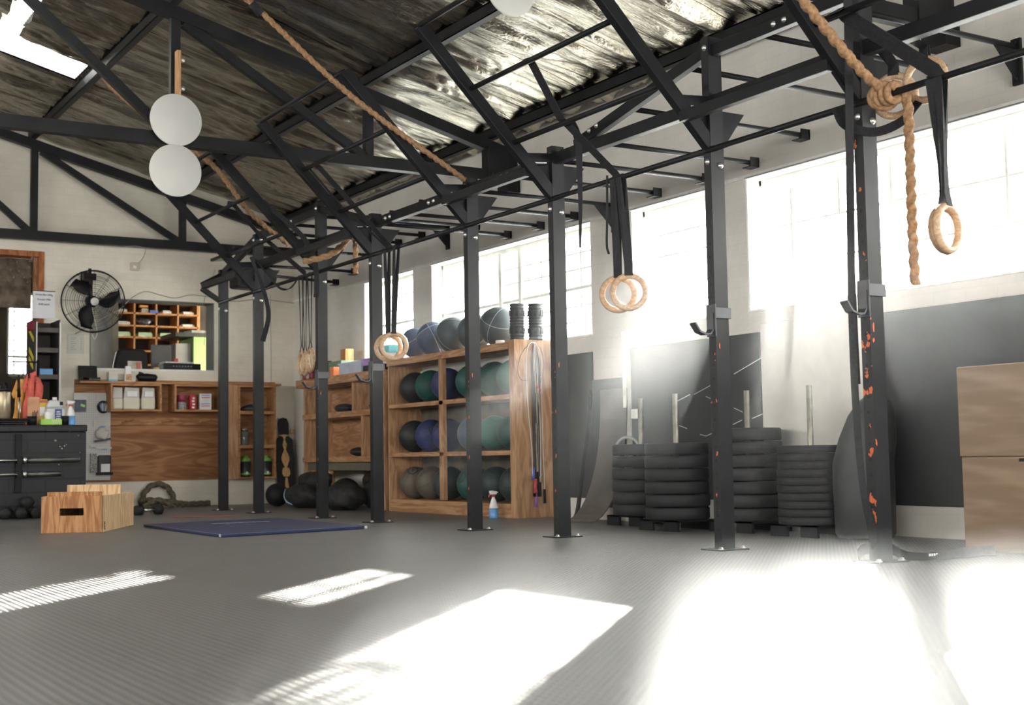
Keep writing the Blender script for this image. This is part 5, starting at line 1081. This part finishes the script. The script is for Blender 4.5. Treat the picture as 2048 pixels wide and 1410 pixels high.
for k in range(3):
    a0 = R(110+120*k); vs = []; fcs = []; q = MB(o2)
    for i in range(10):
        s_ = i/9; rr = .05+.26*s_; ww = (.26+.38*math.sin(PI*min(1, s_*1.05+.08)))*.75
        for j in (-1, 0, 1):
            a = a0 + .5*s_ + j*ww; vs.append(fc + (ea*math.cos(a)+eb*math.sin(a))*rr + n_*(.035*j))
    for i in range(9):
        for j in range(2): fcs.append((i*3+j, i*3+j+1, (i+1)*3+j+1, (i+1)*3+j))
    q._add(vs, fcs, 0, True); b_ = q.build('blade', BLACKP, t); so = b_.modifiers.new('solid', 'SOLIDIFY'); so.thickness = .004
q = MB(o2); q.cyl(fc-n_*.16, fc-n_*.03, .065, .065, 24); q.cyl(fc-n_*.03, fc+n_*.05, .045, .04, 24); q.build('motor', BLACKP, t)
q = MB(o2); q.cyl(fc+n_*.080, fc+n_*.086, .046, .043, 24); q.build('badge', plain('badge_grey', (.45, .45, .43), .5), t)
q = MB(o2); q.bar(fc-n_*.12, (3.80, 15.10, 2.62), .03, .04, (1, 0, 0)); q.box(3.71, 3.85, 15.05, 15.13, 2.58, 2.65); q.bar((3.79, 15.10, 2.60), (3.79, 15.10, 2.71), .03, .03, (1, 0, 0)); q.box(3.76, 3.82, 15.12, YB, 2.59, 2.64); q.box(3.74, 3.84, YB-.012, YB, 2.54, 2.70); q.build('mounting_arm', BLACKP, t)
q = MB(o2); q.sweep(catmull([fc-n_*.12, (3.86, 15.2, 2.2), (3.92, 15.28, 2.02), (3.90, 15.29, 1.93), (3.87, 15.29, 1.98)], 6), .004, 6); q.build('pull_cord', WC, t)

# ------------------------------------------------------------------ hatch surround and office
mb = MB(); mb.box(HATCH[0], HATCH[1], YB-.003, YB+.25, HATCH[3]-.012, HATCH[3]+.001); mb.box(HATCH[1]-.012, HATCH[1]+.001, YB-.003, YB+.25, HATCH[2], HATCH[3]); mb.box(HATCH[0]-.001, HATCH[0]+.012, YB-.003, YB+.25, HATCH[2], HATCH[3])
struct('trim_2', mb, plain('grey_green_paint', (.14, .14, .13), .6))
mb = MB(); mb.box(HATCH[0], HATCH[1], YB-.01, YB+.25, HATCH[2]-.012, HATCH[2]+.012); struct('trim_3', mb, REVEAL)
py = 17.6
t = thing('pigeonhole_shelf', 'large wooden pigeonhole shelf in the office behind the hatch', 'shelf', (5.3, py, 0)); o2 = t.location
xs = [at('y', py, p, 650).x for p in (225, 269, 313, 356, 397)]; zs = [at('y', py, 290, p).z for p in (603, 627, 652, 675, 702, 730)]+[.9, .5, .05]
xs = [xs[0]-(xs[1]-xs[0])*0]+xs[1:]
q = MB(o2); q.box(xs[0]-.012, xs[0]+.012, py, py+.35, 0, zs[0]); q.box(xs[-1]-.02, xs[-1]+.02, py, py+.35, 0, zs[0]); q.build('side_panels', SHOPW, t)
for x in xs[1:-1]: MB(o2).box(x-.011, x+.011, py, py+.35, 0, zs[0]).build('upright_divider', SHOPW, t)
q = MB(o2); q.box(xs[0], xs[-1], py+.33, py+.35, 0, zs[0]); q.build('back_panel', plain('shelf_back_dark', (.045, .032, .022), .9), t)
for z in zs: MB(o2).box(xs[0], xs[-1], py, py+.33, z-.011, z+.011).build('shelf', SHOPW, t)
LIMEP = plain('pale_green_paper', (.42, .58, .32), .6); PAP = plain('white_papers', (.62, .60, .56), .7, 0, .15, .3, 30)
def ph(i, j): return (xs[i]+xs[i+1])/2, zs[j]+.012
tags = ['first', 'second', 'third', 'fourth']
for i in range(3):
    x, z = ph(i, 3); q = MB((x, py, z)); q.obox((x, py+.12, z+.022), .19, .2, .044, .05); q.obox((x+.01, py+.11, z+.052), .17, .18, .014, -.1); b_ = tag(q.build('paper_stack', LIMEP), 'pile of pale green papers in the %s pigeonhole of the third row' % tags[i], 'papers', 'papers in the pigeonholes')
    MB((x, py, z)).obox((x-.03, py+.013, z+.006), .06, .005, .012).build('label_tab', WHITE, b_)
for (i, j, h, w_, lb) in ((0, 2, .035, .20, 'white papers with a small tin in the second row, first pigeonhole'), (0, 1, .03, .12, 'white papers in the top row, first pigeonhole'), (1, 1, .05, .09, 'white carton with orange packets in the top row'), (2, 1, .035, .12, 'white folded papers in the top row, third pigeonhole'), (3, 1, .03, .16, 'crumpled papers in the top row, last pigeonhole'), (3, 2, .025, .18, 'blue edged papers in the second row, last pigeonhole')):
    x, z = ph(i, j); q = MB((x, py, z)); q.obox((x, py+.10, z+h/2), w_, .15, h, .1*(i-1)); q.obox((x+.01, py+.11, z+h+.006), w_*.8, .13, .012, -.12); tag(q.build('paper_stack', PAP), lb, 'papers', 'papers in the pigeonholes')
x, z = ph(1, 1); bxt('orange_packets', (x-.02, py+.05, z+.072), (.11, .08, .03), plain('orange_pack', (.55, .25, .06), .6), 'orange packets lying on the white carton in the top row', 'packets')
bxt('blue_tray', (xs[2]-.04, py+.03, zs[1]+.012), (.11, .1, .035), plain('blue_tray_m', (.08, .14, .45), .5), 'small blue tray at the end of the top row, second pigeonhole', 'tray')
x, z = ph(1, 2); lump('plastic_bag', (x+.02, py+.1, z+.05), (.13, .09, .055), plain('silver_black_bag', (.08, .08, .085), .2, .3, .5, .5, 30), 'shiny black plastic bag in the second row, second pigeonhole', 'bag', None, 4)
# desk, chair, monitor, machine, cabinet
bxt('desk', (4.72, 15.98, 0), (1.5, .74, 1.56), plain('dark_desk', (.04, .035, .03), .5), 'dark counter desk just inside the hatch', 'desk')
t = thing('office_chair', 'black high-backed office chair behind the hatch', 'chair', (4.55, 16.75, 0)); o2 = t.location
q = MB(o2); q.prism([(4.50, 1.25), (4.52, 1.75), (4.56, 1.93), (4.62, 1.97), (4.90, 1.955), (4.95, 1.9), (4.98, 1.25)], 'y', 16.78, 16.88); q.build('backrest', BLACKP, t, bevel=.03)
MB(o2).box(4.48, 4.99, 16.45, 16.78, 1.15, 1.25).build('seat', BLACKP, t, bevel=.03); MB(o2).cyl((4.65, 16.65, .06), (4.65, 16.65, 1.15), .03).build('gas_column', STEEL, t)
for k in range(5):
    a = k*2*PI/5; MB(o2).bar((4.65, 16.65, .08), (4.65+.3*math.cos(a), 16.65+.3*math.sin(a), .03), .04, .03, (0, 0, 1)).build('leg', BLACKP, t)
t = thing('monitor', 'black computer monitor seen from behind on the desk', 'monitor', (4.98, 16.1, 1.56)); o2 = t.location
MB(o2).box(4.775, 5.02, 16.05, 16.08, 1.635, 1.955).build('screen', plain('monitor_black', (.05, .05, .052), .5), t, bevel=.006); MB(o2).box(4.88, 4.92, 16.08, 16.10, 1.56, 1.70).box(4.80, 5.0, 16.0, 16.2, 1.56, 1.57).build('stand', BLACKP, t)
t = thing('magazine', 'open magazine with a red photo propped behind the hatch sill', 'magazine', (4.45, 15.62, 1.56)); o2 = t.location
MB(o2).obox((4.45, 15.62, 1.655), .17, .012, .12, .1, -.2).build('cover', plain('magazine_cover', (.52, .45, .40), .5, 0, .3, .5, 12), t); MB(o2).obox((4.49, 15.607, 1.66), .05, .006, .08, .1, -.2).build('red_photo', plain('photo_red', (.5, .15, .1), .5), t); MB(o2).obox((4.43, 15.60, 1.585), .22, .1, .01, .2).build('loose_page', WHITE, t)
t = thing('sound_machine', 'black machine with a row of knobs and papers on top behind the hatch', 'amplifier', (5.05, 15.72, 1.56)); o2 = t.location
MB(o2).obox((5.03, 15.76, 1.635), .46, .24, .13).build('case', BLACKP, t, bevel=.01)
for k in range(7): MB(o2).cyl((4.92+k*.036, 15.64, 1.665), (4.92+k*.036, 15.625, 1.665), .008, seg=10).build('knob', plain('knob_grey', (.3, .3, .3), .4), t)
bxt('paper_pile', (5.0, 15.76, 1.702), (.36, .2, .02), PAP, 'loose papers lying on the black machine', 'papers', None, .08)
bxt('red_mug', (4.965, 15.70, 1.722), (.06, .05, .04), REDH, 'small red object on the papers', 'mug', None, 0, .012)
bxt('yellow_tape', (4.72, 15.66, 1.56), (.065, .05, .09), plain('yellow_mustard', (.55, .36, .08), .5), 'mustard yellow tape dispenser with white top beside the machine', 'tape dispenser', None, .2, .015)
t = thing('filing_cabinet', 'lime green cabinet with dark top at the right of the hatch', 'cabinet', (5.52, 16.55, 0)); o2 = t.location; GRN = plain('bright_lime_cabinet', (.36, .56, .20), .5, 0, .05)
MB(o2).box(5.42, 5.78, 16.4, 16.45, 0, 2.10).build('side', GRN, t); MB(o2).box(5.20, 5.44, 16.45, 17.0, 0, 1.65).build('front', plain('dark_leaf_green', (.05, .12, .02), .6), t)
MB(o2).box(5.18, 5.80, 16.38, 17.02, 2.10, 2.15).build('dark_top', plain('cab_top', (.04, .045, .04), .5), t); MB(o2).box(5.44, 5.78, 16.45, 17.0, 0, 2.10).build('body', GRN, t); MB(o2).box(5.22, 5.42, 16.50, 16.95, 1.68, 2.02).build('grey_screen', plain('screen_grey', (.28, .28, .28), .5), t)
bxt('paper_pile', (5.55, 16.6, 2.152), (.3, .25, .04), PAP, 'papers lying on top of the lime green cabinet', 'papers', None, .1)

# speaker by the far uprights
t = thing('loudspeaker', 'black loudspeaker mounted between the two farthest uprights', 'speaker', (5.15, 14.4, 2.55)); o2 = t.location; sc_ = at('y', 14.4, 497, 556)
MB(o2).obox(sc_, .40, .22, .27, .25).build('cabinet', BLACKP, t, bevel=.03); MB(o2).cyl(sc_+V((.20, -.02, .02)), sc_+V((.29, .0, .02)), .12, .09, 20).build('cone', RUBBER, t)
MB(o2).bar(sc_+V((-.12, .05, .1)), (sc_.x-.12, 14.45, 2.95), .03, .03, (1, 0, 0)).bar((sc_.x-.12, 14.45, 2.93), (sc_.x-.12, YB, 2.93), .03, .03, (1, 0, 0)).bar((sc_.x+.1, 14.45, 2.75), (sc_.x+.1, YB, 2.75), .03, .03, (1, 0, 0)).build('bracket', STEEL, t)

# ------------------------------------------------------------------ haze: sunlit dust in the hall air, with a low glare bank added
hz = MB((2, 7, 1.7)).box(-4.2, 7.9, -4.4, 19.8, -.3, 5.2)
hm = bpy.data.materials.new('dusty_air'); hm.use_nodes = True; nt = hm.node_tree; nt.nodes.clear()
out = N(nt, 'ShaderNodeOutputMaterial'); vs_ = N(nt, 'ShaderNodeVolumeScatter'); vs_.inputs['Color'].default_value = (.95, .97, 1, 1); vs_.inputs['Anisotropy'].default_value = .65
g = N(nt, 'ShaderNodeNewGeometry')
def puff(c_, r_, amount, wob=.0, sc=1.2):                     # a soft bank of thicker haze
    sb = N(nt, 'ShaderNodeVectorMath', operation='SUBTRACT'); L(nt, g.outputs['Position'], sb.inputs[0]); sb.inputs[1].default_value = c_
    dv = N(nt, 'ShaderNodeVectorMath', operation='DIVIDE'); L(nt, sb.outputs[0], dv.inputs[0]); dv.inputs[1].default_value = r_
    ln = N(nt, 'ShaderNodeVectorMath', operation='LENGTH'); L(nt, dv.outputs[0], ln.inputs[0])
    v = math_(nt, 'MAXIMUM', math_(nt, 'SUBTRACT', 1.0, ln.outputs['Value']), 0.0); v = math_(nt, 'MULTIPLY', math_(nt, 'MULTIPLY', v, v), amount)
    if wob:
        nz = N(nt, 'ShaderNodeTexNoise', Scale=sc, Detail=2.0); L(nt, g.outputs['Position'], nz.inputs['Vector'])
        v = math_(nt, 'MULTIPLY', v, ramp(nt, nz.outputs[0], [(.35, (1-wob,)*3), (.65, (1, 1, 1))]))
    return v
d_ = math_(nt, 'ADD', math_(nt, 'ADD', HAZE, puff((5.4, 6.0, 1.0), (2.8, 4.2, 1.9), .019)), math_(nt, 'ADD', puff((2.2, 1.5, -.03), (3.0, 2.35, .42), .95), puff((5.5, 7.6, .9), (1.9, 2.3, 1.4), .045, .85, 1.6)))  # the low bank is added to whiten the foreground floor like lens glare
L(nt, d_, vs_.inputs['Density']); L(nt, vs_.outputs[0], out.inputs['Volume'])
h_ = hz.build('haze', hm); h_['kind'] = 'stuff'; tag(h_, 'faint sunlit dust haze in the hall air, plus an added low glare bank', 'haze')
